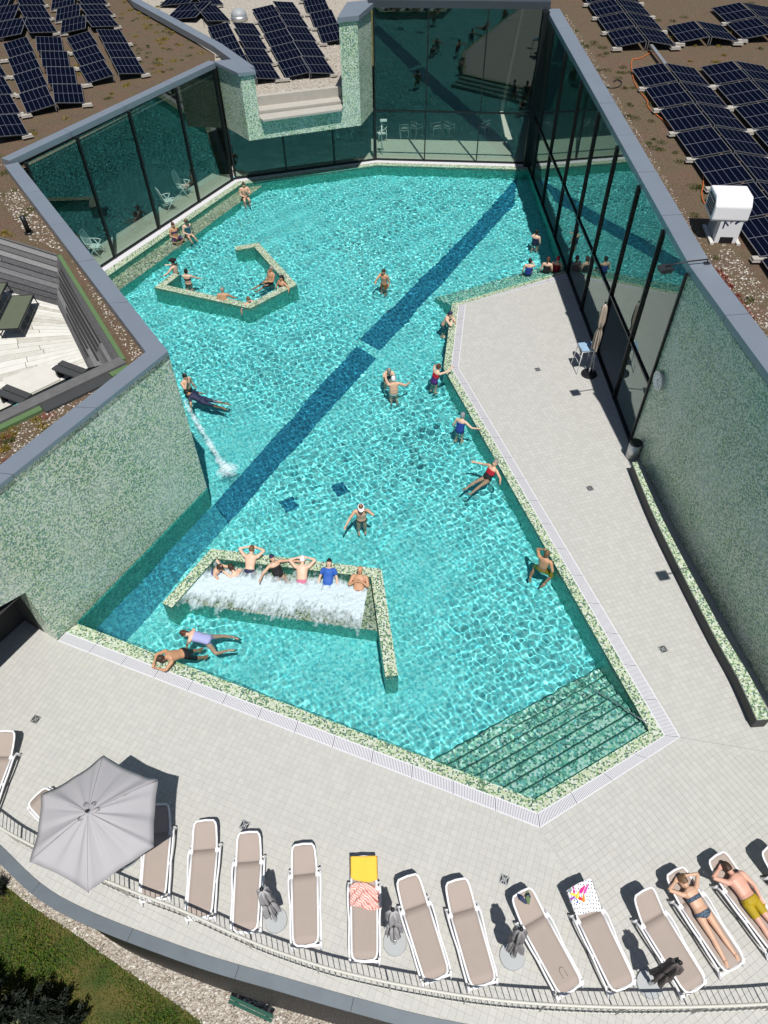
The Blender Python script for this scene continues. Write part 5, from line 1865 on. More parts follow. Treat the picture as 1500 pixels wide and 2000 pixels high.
# conifer and pale shrub at the bottom left, on the lower ground
def conifer(name, x, y, z, h, r, label, mat, cat='tree', n=2600, leafsz=.10, trunk=True):
    t = wthing(name, label, cat, (x, y, z))
    mb = MB(); mb.tube([(x, y, z), (x + .03, y, z + h * .5), (x, y + .03, z + h * .95)], [.07, .05, .012], 8); mb.obj('trunk', M['wood_grey'], t, True)
    mb = MB()
    arms = []
    for k in range(int(22 + h * 14)):
        s = rng.random() ** .8
        a = rng.uniform(0, 6.28)
        ln = r * (1 - s * .85) * rng.uniform(.65, 1.1)
        base = np.array([x, y, z + h * (.12 + .86 * s)])
        tipp = base + np.array([math.cos(a) * ln, math.sin(a) * ln, ln * rng.uniform(.05, .55)])
        arms.append((base, tipp))
        mb.tube([base, tipp], [.012, .004], 4, caps=False)
    mb.obj('branches', M['wood_grey'], t)
    vs, fs = [], []
    for k in range(n):
        b0, t0 = arms[rng.integers(len(arms))]
        q = line3(b0, t0, rng.uniform(.2, 1.05)) + rng.normal(0, .035, 3)
        d = (t0 - b0) / np.linalg.norm(t0 - b0) + rng.normal(0, .5, 3) + [0, 0, .25]
        d /= np.linalg.norm(d)
        sd = np.cross(d, rng.normal(0, 1, 3)); sd /= np.linalg.norm(sd)
        L_ = leafsz * rng.uniform(.6, 1.3)
        i = len(vs)
        vs += [q - sd * L_ * .16, q + sd * L_ * .16, q + d * L_ * .6 + sd * L_ * .14, q + d * L_]
        fs += [(i, i + 1, i + 2), (i, i + 2, i + 3)]
    mb = MB(); mb.v = [tuple(v) for v in vs]; mb.f = fs; mb.m = [0] * len(fs)
    mb.obj('crown', M[mat], t)
    return t


for (px, h, r, lab) in (((30, 1990), 1.5, .75, 'dark conifer crowding the bottom left corner, tallest of its clump'), ((95, 1995), 1.1, .62, 'dark bushy conifer in the middle of the corner clump'), ((150, 2010), .8, .42, 'small dark conifer at the right of the corner clump'), ((-20, 1960), 1.5, .6, 'dark conifer at the left photo edge of the corner clump'), ((118, 1975), .9, .30, 'slim dark conifer sprig rising between the clump and the lawn')):
    p = P(*px, LOWZ)
    conifer('conifer', p[0], p[1], LOWZ, h * 1.35, r * 1.3, lab, 'needle', n=int(5200 * r))
p = P(2, 1740, LOWZ)
conifer('conifer', p[0], p[1], LOWZ, .55, .34, 'small dark shrub at the left edge beside the gravel', 'needle', 'shrub', 1500, .08)
p = P(8, 1998, LOWZ + 1.2)
conifer('shrub', p[0] - .1, p[1] - .1, LOWZ, 1.75, .35, 'pale green leafy twig in front of the dark conifers in the corner', 'pale_leaf', 'shrub', 1300, .10)

# ================================================================== CHAIRS BEHIND THE GLASS
def recliner(x, y, rz, label):
    t = thing('reclining_chair', label, 'chair', (x, y, 0), rz, 'white reclining chairs behind the left glass')
    mb = MB(); mb.box((0, -.02, .42), (.46, .46, .03)); mb.obj('seat', M['white_plastic'], t)
    mb = MB()
    pts = [(.23, -.24, .43), (.25, -.33, .75), (.21, -.43, 1.08), (.10, -.47, 1.16), (-.10, -.47, 1.16), (-.21, -.43, 1.08), (-.25, -.33, .75), (-.23, -.24, .43)]
    mb.tube(smooth_line(pts, 3), .022, 8); mb.obj('back_frame', M['white_plastic'], t, True)
    mb = MB(); mb.face([(-.22, -.24, .44), (.22, -.24, .44), (.20, -.42, 1.08), (-.20, -.42, 1.08)]); mb.face([(-.20, -.42, 1.08), (.20, -.42, 1.08), (.10, -.465, 1.15), (-.10, -.465, 1.15)]); mb.obj('backrest', M['base'], t)
    for s in (-1, 1):
        mb = MB(); mb.tube(smooth_line([(s * .27, -.30, .66), (s * .29, .05, .66), (s * .28, .24, .62)], 4), (.03, .018), 8); mb.obj('armrest', M['white_plastic'], t, True)
        mb = MB(); mb.tube([(s * .28, .22, .62), (s * .26, -.28, 0)], .02, 8); mb.obj('leg', M['white_plastic'], t, True)
        mb = MB(); mb.tube([(s * .28, -.12, .64), (s * .26, .30, 0)], .02, 8); mb.obj('leg', M['white_plastic'], t, True)
    return t


fa = math.atan2((L1 - KL)[1], (L1 - KL)[0])
p = P(188, 500); recliner(p[0] + .05, p[1] + .1, fa - math.pi / 2 - 1.2, 'white reclining chair nearest the roof parapet behind the left glass')
p = P(333, 408); recliner(p[0], p[1], fa - math.pi / 2 - .5, 'white reclining chair turned sideways behind the left glass')
p = P(366, 382); rc = recliner(p[0] - .1, p[1] + .1, fa - math.pi / 2 - 1.3, 'white reclining chair with a patterned towel behind the left glass')
t = cloth = None
mb = MB(); mb.ball((p[0] - .05, p[1] + .05, .50), (.17, .15, .07), 12, 6); tag(mb.obj('towel', M['pink'], smooth=True), 'bundled pink patterned towel on a reclining chair behind the glass', 'towel')


def armchair(x, y, rz, label):
    t = thing('armchair', label, 'chair', (x, y, 0), rz, 'white cafe chairs behind the back glass')
    mb = MB(); mb.box((0, 0, .44), (.44, .44, .03)); mb.obj('seat', M['white_plastic'], t)
    mb = MB(); mb.tube(smooth_line([(.25, .22, .66), (.27, -.05, .68), (.20, -.25, .78), (0, -.30, .80), (-.20, -.25, .78), (-.27, -.05, .68), (-.25, .22, .66)], 4), .016, 8); mb.obj('arm_hoop', M['white_plastic'], t, True)
    mb = MB(); mb.tube(smooth_line([(.18, -.24, .60), (0, -.28, .62), (-.18, -.24, .60)], 4), (.014, .05), 8); mb.obj('backrest', M['white_plastic'], t, True)
    for sx in (-1, 1):
        for sy in (-1, 1):
            mb = MB(); mb.tube([(sx * .24, sy * .21, .66), (sx * .23, sy * .24, 0)], .014, 8); mb.obj('leg', M['white_plastic'], t, True)


for k, (px, rz, lab) in enumerate((((745, 275), 1.9, 'white armchair nearest the tall mosaic post behind the back glass'), ((789, 268), .1, 'white armchair facing out, second from the left behind the back glass'), ((813, 264), -.9, 'white armchair turned right, third from the left behind the back glass'),
                                  ((851, 264), .3, 'white armchair behind the middle pane of the back glass'), ((876, 264), -.8, 'white armchair turned aside near the second upright of the back glass'), ((944, 262), .9, 'white armchair farthest right behind the back glass'))):
    p = P(*px)
    armchair(p[0], max(p[1], 41.6), rz, lab)
p = P(735, 295); t = thing('shower_post', 'slim white post shower standing behind the first pane of the back glass', 'shower', (.25, 41.5, 0))
mb = MB(); mb.cyl((0, 0), .04, 0, 1.75, 10); mb.obj('post', M['white_plastic'], t, True)
mb = MB(); mb.box((.10, 0, 1.8), (.36, .24, .06)); mb.obj('shower_head', M['white_plastic'], t)

# ================================================================== TERRACE FURNITURE
def sunbed(px_c, rz, label):
    p = P(*px_c, FZ + .4)
    t = thing('sunbed', label, 'sunbed', (p[0], p[1], FZ + .01), rz, 'green sunbeds on the roof terrace')
    M.setdefault('olive', plain('olive_sling', (.10, .115, .075), .8))
    mb = MB(); mb.box((0, 0, .40), (.66, 1.8, .03)); mb.obj('sling', M['olive'], t)
    for s in (-1, 1):
        mb = MB(); mb.bar((s * .34, -.92, .40), (s * .34, .92, .40), .035, .05); mb.obj('side_rail', M['black'], t)
        mb = MB(); mb.bar((s * .34, -.8, .12), (s * .34, .8, .12), .02, .03); mb.obj('lower_rail', M['black'], t)
        for y in (-.85, -.4, 0., .4, .85):
            mb = MB(); mb.bar((s * .34, y, .40), (s * .34, y + .12, .0), .025, .025); mb.obj('leg', M['black'], t)
    for y in (-.92, .92):
        mb = MB(); mb.bar((-.34, y, .40), (.34, y, .40), .03, .04); mb.obj('end_rail', M['black'], t)


d = P(62, 568, FZ + .4) - P(22, 655, FZ + .4)
sunbed((30, 610), math.atan2(d[1], d[0]) - math.pi / 2, 'olive green sunbed with black frame on the pale terrace boards')
sunbed((-22, 585), math.atan2(d[1], d[0]) - math.pi / 2, 'olive sunbed cut by the left photo edge on the terrace')
for k, (px, lab) in enumerate((((137, 724), 'dark grey two-board bench in the right corner of the terrace'), ((28, 772), 'dark grey two-board bench near the left of the terrace kerb'))):
    p = P(*px, FZ + .3)
    t = thing('board_bench', lab, 'bench', (p[0], p[1], FZ), math.atan2(fd[1], fd[0]) + .35, 'dark benches on the roof terrace')
    for s in (-1, 1):
        mb = MB(); mb.box((s * .115, 0, .34), (.20, .95, .05)); mb.obj('seat_board', M['charcoal'], t)
    for s in (-1, 1):
        mb = MB(); mb.box((0, s * .40, .16), (.36, .06, .32)); mb.obj('leg', M['black'], t)
mb = MB(); q = [P(x, y, FZ + .02) for x, y in ((5, 742), (92, 710), (118, 742), (30, 784))]; mb.prism(q, FZ + .005, FZ + .05); tag(mb.obj('floor_hatch', M['wood_pale']), 'pale flush wooden hatch between the two dark terrace benches', 'hatch')

# ================================================================== PEOPLE
SKIN = {}
for k, c_ in {'fair': (.62, .38, .26), 'tan': (.50, .27, .155), 'light': (.68, .45, .33), 'brown': (.36, .185, .10), 'rosy': (.66, .36, .27)}.items():
    SKIN[k] = plain('skin_' + k, c_, .5, 0, .07, 9)
CLOTH = {k: plain('swimwear_' + k, c_, .7, 0, .12, 14) for k, c_ in {
    'black': (.010, .010, .012), 'navy': (.012, .018, .06), 'purple': (.07, .02, .16), 'blue': (.02, .10, .42), 'royal': (.02, .05, .30), 'red': (.42, .01, .03), 'mustard': (.40, .28, .005),
    'pink': (.55, .16, .26), 'white': (.78, .78, .8), 'grey': (.25, .26, .28), 'teal': (.02, .12, .16), 'sky': (.10, .34, .62), 'maroon': (.16, .01, .02), 'pattern': (.03, .05, .09), 'lilac': (.34, .36, .62), 'orange': (.5, .14, .03)}.items()}
_s = N('swimwear_print')
_s.set(Base_Color=_s.ramp(_s.noise(_s.pos(), 42, 2), [(.38, (.008, .012, .025)), (.5, (.03, .07, .13)), (.6, (.16, .22, .26)), (.68, (.01, .015, .03))]), Roughness=.7)
CLOTH['pattern'] = _s.m
HAIR = {k: plain('hair_' + k, c_, .6, 0, .3, 30) for k, c_ in {'black': (.008, .006, .006), 'brown': (.045, .022, .012), 'light': (.14, .075, .035), 'grey': (.26, .24, .22), 'auburn': (.08, .028, .014)}.items()}


def rotx(a):
    c, s = math.cos(a), math.sin(a)
    return np.array([[1, 0, 0], [0, c, -s], [0, s, c]])


ARMS = {'down': ((.25, -.02, .20), (.27, .10, -.04)), 'forward': ((.22, .24, .32), (.12, .48, .34)), 'head': ((.31, .14, .46), (.10, .11, .70)),
        'face': ((.28, .20, .36), (.07, .17, .60)), 'edge': ((.27, .26, .34), (.02, .40, .36)), 'out': ((.36, .12, .28), (.50, .30, .14)), 'wide': ((.40, .0, .34), (.58, .16, .28)),
        'lap': ((.25, .05, .20), (.08, .22, .12)), 'behind': ((.28, -.18, .24), (.30, -.30, .02)), 'chest': ((.27, .08, .24), (.05, .16, .36)), 'reach': ((.24, .24, .52), (.20, .48, .62)),
        'pillow': ((.36, .03, .62), (.05, .09, .74)), 'side': ((.26, .0, .20), (.25, .04, -.06)), 'swim': ((.24, .12, .70), (.20, .20, .95)), 'hipl': ((.33, -.05, .22), (.20, .06, .02))}
LEGS = {'stand': ((.10, .04, -.43), (.11, -.01, -.85)), 'sit': ((.12, .42, .02), (.13, .48, -.40)), 'long': ((.12, .42, .00), (.14, .82, -.14)), 'float': ((.12, -.10, -.42), (.14, -.32, -.78)),
        'trail': ((.11, -.02, -.43), (.13, -.08, -.85)), 'cross': ((.24, .34, -.02), (.06, .40, -.16)), 'frog': ((.26, .12, -.34), (.22, -.16, -.62)), 'split': ((.14, .10, -.42), (.24, .18, -.82)), 'kneel': ((.11, .10, -.40), (.13, -.32, -.46))}


def build_person(name, label, pelvis, front, up, lean=0., armL='down', armR='down', leg='stand', legR=None, skin='fair', suit=None, suitc='black', hair='brown', style='short', head_turn=0., head_nod=0.,
                 group=None, fat=1.0, voxel=.0125, top=None, topc=None, extra=None, female=False, scale=1.0):
    """one continuous body from tapered limbs, posed by its joints; clothes and hair are children"""
    front, up = np.asarray(front, float), np.asarray(up, float)
    up = up / np.linalg.norm(up); front = front - up * (front @ up); front /= np.linalg.norm(front)
    right = np.cross(front, up)
    B = np.stack([right, front, up], 1)
    pelvis = np.asarray(pelvis, float)
    Rl = rotx(-lean)
    W = lambda p: pelvis + B @ (np.asarray(p, float) * scale)
    U = lambda p: W(Rl @ np.asarray(p, float))
    UB = B @ Rl
    sw = .168 if female else .188
    hw = .150 * (1.06 if female else 1.0) * fat ** .5
    mb = MB()
    def loft(rings):
        n = 14
        b = len(mb.v)
        for cpt, ax, ay, X_, Y_ in rings:
            for k in range(n):
                a = 2 * math.pi * k / n
                ca, sa = math.cos(a), math.sin(a)
                mb.v.append(tuple(np.asarray(cpt) + X_ * ax * scale * math.copysign(abs(ca) ** .85, ca) + Y_ * ay * scale * math.copysign(abs(sa) ** .85, sa)))
        for i in range(len(rings) - 1):
            for k in range(n):
                mb.f.append((b + i * n + k, b + i * n + (k + 1) % n, b + (i + 1) * n + (k + 1) % n, b + (i + 1) * n + k)); mb.m.append(0)
        mb.f.append(tuple(b + k for k in range(n))[::-1]); mb.m.append(0)
        e = b + (len(rings) - 1) * n
        mb.f.append(tuple(e + k for k in range(n))); mb.m.append(0)
    X0, Y0 = right, front
    X1, Y1 = UB[:, 0], UB[:, 1]
    mid = lambda t: (X0 * (1 - t) + X1 * t, (Y0 * (1 - t) + Y1 * t))
    tors = [(W((0, 0, -.10)), .085, .085, X0, Y0), (W((0, -.01, -.05)), hw * .98, .115 * fat, X0, Y0), (W((0, -.01, .03)), hw * 1.02, .118 * fat, X0, Y0)]
    xm, ym = mid(.5)
    tors += [((W((0, 0, .14)) + U((0, 0, .14))) / 2, hw * (.86 if female else .92) * fat ** .5, .098 * fat, xm, ym), (U((0, .0, .25)), hw * (.92 if female else 1.02), .105 * fat, X1, Y1),
             (U((0, .01, .36)), sw * .92, .112 * (1 + .3 * (fat - 1)), X1, Y1), (U((0, .0, .44)), sw * .96, .098, X1, Y1), (U((0, -.005, .49)), sw * .70, .075, X1, Y1), (U((0, -.005, .52)), .07, .062, X1, Y1)]
    loft(tors)
    def limb(pts, rad, n=10):
        mb.tube(smooth_line(pts, 4), [r_ * scale for r_ in np.interp(np.linspace(0, 1, 4 * (len(pts) - 1) + 1), np.linspace(0, 1, len(rad)), rad)], n)
    bones = [(W((0, 0, -.12)), U((0, 0, .52)), 'torso')]
    def hand(wr, el, side, palm_up):
        d = wr - el; d /= np.linalg.norm(d)
        nrm = palm_up - d * (palm_up @ d); nrm /= np.linalg.norm(nrm) + 1e-9
        lat = np.cross(nrm, d) * side
        s_ = scale
        loftp = [(wr - d * .01 * s_, .028, .020, lat, nrm), (wr + d * .03 * s_, .036, .017, lat, nrm), (wr + d * .075 * s_, .040, .015, lat, nrm), (wr + d * .092 * s_, .036, .011, lat, nrm)]
        loft(loftp)
        for k, (o, L_) in enumerate(((-.028, .062), (-.010, .076), (.010, .070), (.028, .054))):
            b0 = wr + d * .082 * s_ + lat * o * s_
            mb.tube([b0, b0 + (d * .5 * L_ + nrm * .008 + lat * o * .15) * s_, b0 + (d * .9 * L_ + nrm * .028 + lat * o * .25) * s_], [.0100 * s_, .0095 * s_, .008 * s_], 7)
        b0 = wr + d * .025 * s_ - lat * .026 * s_
        mb.tube([b0, b0 + (d * .028 - lat * .028 + nrm * .01) * s_, b0 + (d * .055 - lat * .036 + nrm * .022) * s_], [.013 * s_, .0115 * s_, .009 * s_], 7)
    for side, arm in ((-1, armL), (1, armR)):
        e, h = (ARMS[arm] if isinstance(arm, str) else arm)
        sh = np.array([side * sw, 0, .445])
        E_, H_ = np.array([side * e[0], e[1], e[2]]), np.array([side * h[0], h[1], h[2]])
        def fixlen(a, b, L_):
            v = b - a
            return a + v / np.linalg.norm(v) * L_
        E_ = fixlen(sh, E_, .285); H_ = fixlen(E_, H_, .245)
        S_w, E_w, H_w = U(sh), U(E_), U(H_)
        f_ = (.9 if female else 1.0) * fat ** .4
        limb([U(sh * [.55, 1, 1]), S_w, (S_w + E_w) / 2, E_w], [.055 * f_, .060 * f_, .050 * f_, .040 * f_])
        limb([E_w, line3(E_w, H_w, .35), H_w], [.041 * f_, .041 * f_, .027 * f_])
        pu = np.asarray(-UB[:, 1] if arm in ('edge', 'forward', 'down', 'side') else UB[:, 1], float)
        if abs(pu @ (H_w - E_w)) / np.linalg.norm(H_w - E_w) > .85:
            pu = -UB[:, 2]
        hand(H_w, E_w, side, pu)
        bones += [(S_w, E_w, 'uarm'), (E_w, H_w, 'farm')]
    for side, lg in ((-1, leg), (1, legR or leg)):
        k_, a_ = LEGS[lg] if isinstance(lg, str) else lg
        hp = np.array([side * .088, 0, -.03])
        K_, A_ = np.array([side * k_[0], k_[1], k_[2]]), np.array([side * a_[0], a_[1], a_[2]])
        v = K_ - hp; K_ = hp + v / np.linalg.norm(v) * .42
        v = A_ - K_; A_ = K_ + v / np.linalg.norm(v) * .41
        hpw, Kw, Aw = W(hp), W(K_), W(A_)
        f_ = fat ** .4
        limb([W(hp + [0, 0, .05]), hpw, line3(hpw, Kw, .5), Kw], [.075 * f_, .088 * f_, .072 * f_, .052 * f_])
        limb([Kw, line3(Kw, Aw, .3), line3(Kw, Aw, .7), Aw], [.051 * f_, .056 * f_, .042 * f_, .034 * f_])
        d = (Aw - Kw) / np.linalg.norm(Aw - Kw)
        toe = front - d * (front @ d) * .9
        if np.linalg.norm(toe) < .2:
            toe = -up
        toe /= np.linalg.norm(toe)
        if lg in ('float', 'trail', 'frog', 'prone') or lg is LEGS.get('prone'):
            toe = d * .75 + toe * .5; toe /= np.linalg.norm(toe)
        limb([Aw - toe * .05 * scale + d * .02 * scale, Aw + toe * .06 * scale + d * .035 * scale, Aw + toe * .16 * scale + d * .045 * scale], [.036, .038, .026])
        bones += [(hpw, Kw, 'thigh'), (Kw, Aw, 'shin')]
    # neck and head
    ht = np.array([[math.cos(head_turn), -math.sin(head_turn), 0], [math.sin(head_turn), math.cos(head_turn), 0], [0, 0, 1]])
    HB = UB @ ht @ rotx(-head_nod)
    nk = U((0, .0, .49))
    hc = U((0, .02, .60)) + HB @ np.array([0, .01, .05]) * scale
    limb([nk, hc - HB[:, 2] * .05 * scale], [.058, .052])
    Hd = lambda p: hc + HB @ (np.asarray(p, float) * scale)
    loft([(Hd((0, .03, -.125)), .030, .032, HB[:, 0], HB[:, 1]), (Hd((0, .022, -.10)), .050, .062, HB[:, 0], HB[:, 1]), (Hd((0, .008, -.05)), .066, .085, HB[:, 0], HB[:, 1]), (Hd((0, 0, .0)), .074, .096, HB[:, 0], HB[:, 1]),
          (Hd((0, -.004, .05)), .075, .096, HB[:, 0], HB[:, 1]), (Hd((0, -.008, .09)), .058, .076, HB[:, 0], HB[:, 1]), (Hd((0, -.01, .115)), .025, .035, HB[:, 0], HB[:, 1])])
    mb.tube([Hd((0, .085, .02)), Hd((0, .112, -.032)), Hd((0, .085, -.045))], [.011 * scale, .017 * scale, .012 * scale], 8)
    for s_ in (-1, 1):
        mb.ball(Hd((s_ * .076, -.008, -.012)), np.array([.012, .022, .034]) * scale, 8, 6, 0, HB)
    # one skin over everything
    me = mb.mesh(name, SKIN[skin])
    tmp = bpy.data.objects.new('tmp', me); COL.objects.link(tmp)
    md = tmp.modifiers.new('remesh', 'REMESH'); md.mode = 'VOXEL'; md.voxel_size = voxel; md.use_smooth_shade = True
    md = tmp.modifiers.new('smooth', 'SMOOTH'); md.factor = .5; md.iterations = 3
    dg = bpy.context.evaluated_depsgraph_get()
    me2 = bpy.data.meshes.new_from_object(tmp.evaluated_get(dg))
    bpy.data.objects.remove(tmp); bpy.data.meshes.remove(me)
    me2.name = 'person_body'
    me2.materials.clear(); me2.materials.append(SKIN[skin])
    root = link('person', me2, None, rec=True)
    tag(root, label, 'person', group)
    nv_ = len(me2.vertices)
    co = np.empty(nv_ * 3, np.float32); me2.vertices.foreach_get('co', co); co = co.reshape(-1, 3).astype(float)
    no = np.empty(nv_ * 3, np.float32); me2.vertices.foreach_get('normal', no); no = no.reshape(-1, 3).astype(float)
    best = np.full(nv_, 9.); bt = np.zeros(nv_); bn = np.zeros(nv_, int)
    names = ['torso', 'uarm', 'farm', 'thigh', 'shin']
    for a, b, nm in bones:
        d = b - a; L2 = d @ d
        t_ = np.clip(((co - a) @ d) / L2, 0, 1)
        dist = np.linalg.norm(co - (a + t_[:, None] * d), axis=1)
        dist = dist - {'torso': .13, 'uarm': .05, 'farm': .035, 'thigh': .075, 'shin': .045}[nm] * scale
        u = dist < best
        best[u] = dist[u]; bt[u] = t_[u]; bn[u] = names.index(nm)
    t0, fr_ = bones[0][0], UB[:, 1]
    tt = np.clip(((co - bones[0][0]) @ (bones[0][1] - bones[0][0])) / np.sum((bones[0][1] - bones[0][0]) ** 2), 0, 1)
    isT, isTh, isUA = bn == 0, bn == 3, bn == 1
    def garment(nm, mask, mat, off=.007):
        nf = len(me2.polygons)
        fs = [p.vertices[:] for p in me2.polygons]
        keep = [f for f in fs if all(mask[i] for i in f)]
        if not keep:
            return
        used = sorted({i for f in keep for i in f}); mp = {v: k for k, v in enumerate(used)}
        g = bpy.data.meshes.new(nm)
        g.from_pydata((co[used] + no[used] * off).tolist(), [], [tuple(mp[i] for i in f) for f in keep])
        g.polygons.foreach_set('use_smooth', [True] * len(keep))
        g.materials.append(mat)
        o = link(nm, g, root, rec=True)
        md = o.modifiers.new('thickness', 'SOLIDIFY'); md.thickness = .004; md.offset = -1
        return o
    low = ((co - W((0, 0, 0))) @ up) / scale
    lat = np.abs((co - W((0, 0, 0))) @ right) / scale
    SM = {'trunks': (isT & (tt < .30)) | (isTh & (bt < .52)) | ((tt < .12) & (bn == 3)), 'shorts': (isT & (tt < .30)) | (isTh & (bt < .62)),
          'briefs': ((isT & (tt < .27)) | isTh) & (low > -.09 + .55 * np.maximum(0, lat - .03)) & (low < .065) & (bn != 2) & (bn != 1),
          'onepiece': (isT & (tt < .82)) | (isTh & (bt < .10)), 'shirt': (isT & (tt > .16) & (tt < .97)) | (isUA & (bt < .55))}
    if suit == 'bikini':
        garment('bikini_bottom', SM['briefs'], CLOTH[suitc]); garment('bikini_top', isT & (tt > .60) & (tt < .74), CLOTH[suitc])
    elif suit:
        nm = {'trunks': 'swim_trunks', 'shorts': 'swim_shorts', 'briefs': 'swim_briefs', 'onepiece': 'swimsuit', 'shirt': 'swim_shirt'}[suit]
        garment(nm, SM[suit], CLOTH[suitc], .012 if suit in ('shorts', 'trunks') else .006)
    if top:
        garment({'shirt': 'swim_shirt', 'onepiece': 'swimsuit'}.get(top, 'swim_shirt'), SM.get(top, isT & (tt > .5)), CLOTH[topc], .008)
    if extra == 'redtop':
        garment('swimsuit_panel', isT & (tt > .55) & (tt < .83), CLOTH['red'], .010)
    # face details
    fb_ = MB()
    for s_ in (-1, 1):
        fb_.ball(Hd((s_ * .030, .086, .018)), np.array([.011, .008, .006]) * scale, 8, 5, 0, HB)
    fb_.obj('eyes', M['black'], root, True)
    fb_ = MB(); fb_.ball(Hd((0, .088, -.068)), np.array([.022, .010, .006]) * scale, 8, 5, 0, HB); fb_.obj('mouth', CLOTH['maroon'], root, True)
    # hair, caps and hats sit on the skull
    def shell(mat, nm, zmin, k=1.09, back=.0, ripple=.0):
        h = MB(); n, m = 18, 10
        for j in range(m + 1):
            th_ = math.pi / 2 * (1 - j / m * 1.28)
            for i in range(n):
                a = 2 * math.pi * i / n
                fy = math.sin(a)
                lim = zmin + (.055 if fy > .3 else (.0 if fy > -.2 else -back))
                z_ = max(math.sin(th_) * .118, lim)
                r_ = math.sqrt(max(.02, 1 - min(1, max(-1, (z_ - .0) / .122)) ** 2))
                rp = 1 + ripple * math.sin(7 * a + 3 * j)
                h.v.append(tuple(Hd((math.cos(a) * .078 * k * r_ * rp, fy * .099 * k * r_ * rp - .004, z_ * k + .008))))
        for j in range(m):
            for i in range(n):
                h.f.append((j * n + i, j * n + (i + 1) % n, (j + 1) * n + (i + 1) % n, (j + 1) * n + i)); h.m.append(0)
        o = h.obj(nm, mat, root, True)
        return o
    hm = HAIR.get(hair)
    if style == 'short':
        shell(hm, 'hair', -.03, 1.08, .045, .03)
    elif style == 'bun':
        o = shell(hm, 'hair', -.03, 1.08, .05, .03)
        h = MB(); h.ball(Hd((0, -.085, .085)), .042 * scale, 10, 8); h.obj('hair_bun', hm, o, True)
    elif style == 'long':
        o = shell(hm, 'hair', -.04, 1.10, .07, .04)
        h = MB(); h.tube([Hd((0, -.075, .03)), Hd((0, -.115, -.06)), Hd((.01, -.10, -.17)), Hd((.02, -.07, -.26))], [(.07, .045), (.075, .04), (.06, .03), (.02, .012)], 12); h.obj('hair_length', hm, o, True)
    elif style == 'ponytail':
        o = shell(hm, 'hair', -.03, 1.08, .05, .03)
        h = MB(); h.tube([Hd((0, -.09, .05)), Hd((.01, -.135, .0)), Hd((.015, -.12, -.12))], [.026 * scale, .030 * scale, .008], 10); h.obj('ponytail', hm, o, True)
    elif style == 'fringe':
        shell(hm, 'hair', -.045, 1.03, .03)
    elif style == 'bald':
        pass
    elif style.startswith('cap_'):
        shell(CLOTH[style[4:]], 'swim_cap', -.02, 1.07, .03)
    elif style.startswith('visor_'):
        o = shell(hm, 'hair', -.03, 1.06, .04)
        h = MB(); h.cyl((0, 0), 1, 0, 1, 3) if False else None
        pts_ = [Hd((.085 * math.cos(a), .108 * math.sin(a) - .004, .055)) for a in np.linspace(0, 2 * math.pi, 19)]
        h.tube(pts_, (.018, .008), 6, caps=False); h.obj('visor_band', CLOTH[style[6:]], root, True)
        h = MB(); k_ = 9
        ia = [Hd((.082 * math.cos(a), .104 * math.sin(a), .05)) for a in np.linspace(.25, math.pi - .25, k_)]
        ob_ = [Hd((.098 * math.cos(a), .185 * math.sin(a) + .01, .030)) for a in np.linspace(.25, math.pi - .25, k_)]
        h.add(ia + ob_, [(i, i + 1, k_ + i + 1, k_ + i) for i in range(k_ - 1)])
        o = h.obj('visor_brim', CLOTH[style[6:]], root); md = o.modifiers.new('thickness', 'SOLIDIFY'); md.thickness = .005
    elif style == 'hat':
        shell(hm, 'hair', -.03, 1.06, .05)
        h = MB(); h.tube([Hd((0, -.01, .06)), Hd((0, -.01, .10)), Hd((0, -.01, .155)), Hd((0, -.01, .165))], [.095, .092, .075, .03], 18); o = h.obj('hat', CLOTH['black'], root, True)
        h = MB(); k_ = 22
        ia = [Hd((.09 * math.cos(a), .105 * math.sin(a) - .01, .066)) for a in np.linspace(0, 2 * math.pi, k_)]
        ob_ = [Hd((.18 * math.cos(a), .19 * math.sin(a) - .01, .062 + .03 * abs(math.cos(a)))) for a in np.linspace(0, 2 * math.pi, k_)]
        h.add(ia + ob_, [(i, i + 1, k_ + i + 1, k_ + i) for i in range(k_ - 1)])
        o2 = h.obj('hat_brim', CLOTH['black'], o); md = o2.modifiers.new('thickness', 'SOLIDIFY'); md.thickness = .006
    if extra == 'sunglasses' or (style.startswith('visor_') and extra == 'glasses'):
        h = MB()
        for s_ in (-1, 1):
            h.ball(Hd((s_ * .032, .094, .018)), np.array([.026, .010, .018]) * scale, 10, 6, 0, HB)
            h.bar(Hd((s_ * .06, .085, .022)), Hd((s_ * .082, -.01, .015)), .006, .008)
        h.bar(Hd((-.03, .098, .022)), Hd((.03, .098, .022)), .006, .006)
        h.obj('sunglasses', M['black'], root, True)
    return root


def facing(px, dpx):
    """plan direction that runs from pixel px along dpx in the photograph"""
    a, b = P(px[0], px[1]), P(px[0] + dpx[0], px[1] + dpx[1])
    v = b - a
    return v / np.linalg.norm(v)


def bather(label, px, dpx, wl=.10, lean=0., tilt=0., zoff=0., **kw):
    """a person whose body passes the water's surface at pixel px, wl above the pelvis; tilt lays the whole body forward"""
    f = facing(px, dpx)
    up = np.array([0, 0, 1.]) * math.cos(tilt) + f * math.sin(tilt)
    fr_ = f * math.cos(tilt) - np.array([0, 0, 1.]) * math.sin(tilt)
    p = P(px[0], px[1], WATER + zoff) - up * wl
    kw.setdefault('group', 'bathers in the pool')
    return build_person('person', label, p, fr_, up, lean, **kw)


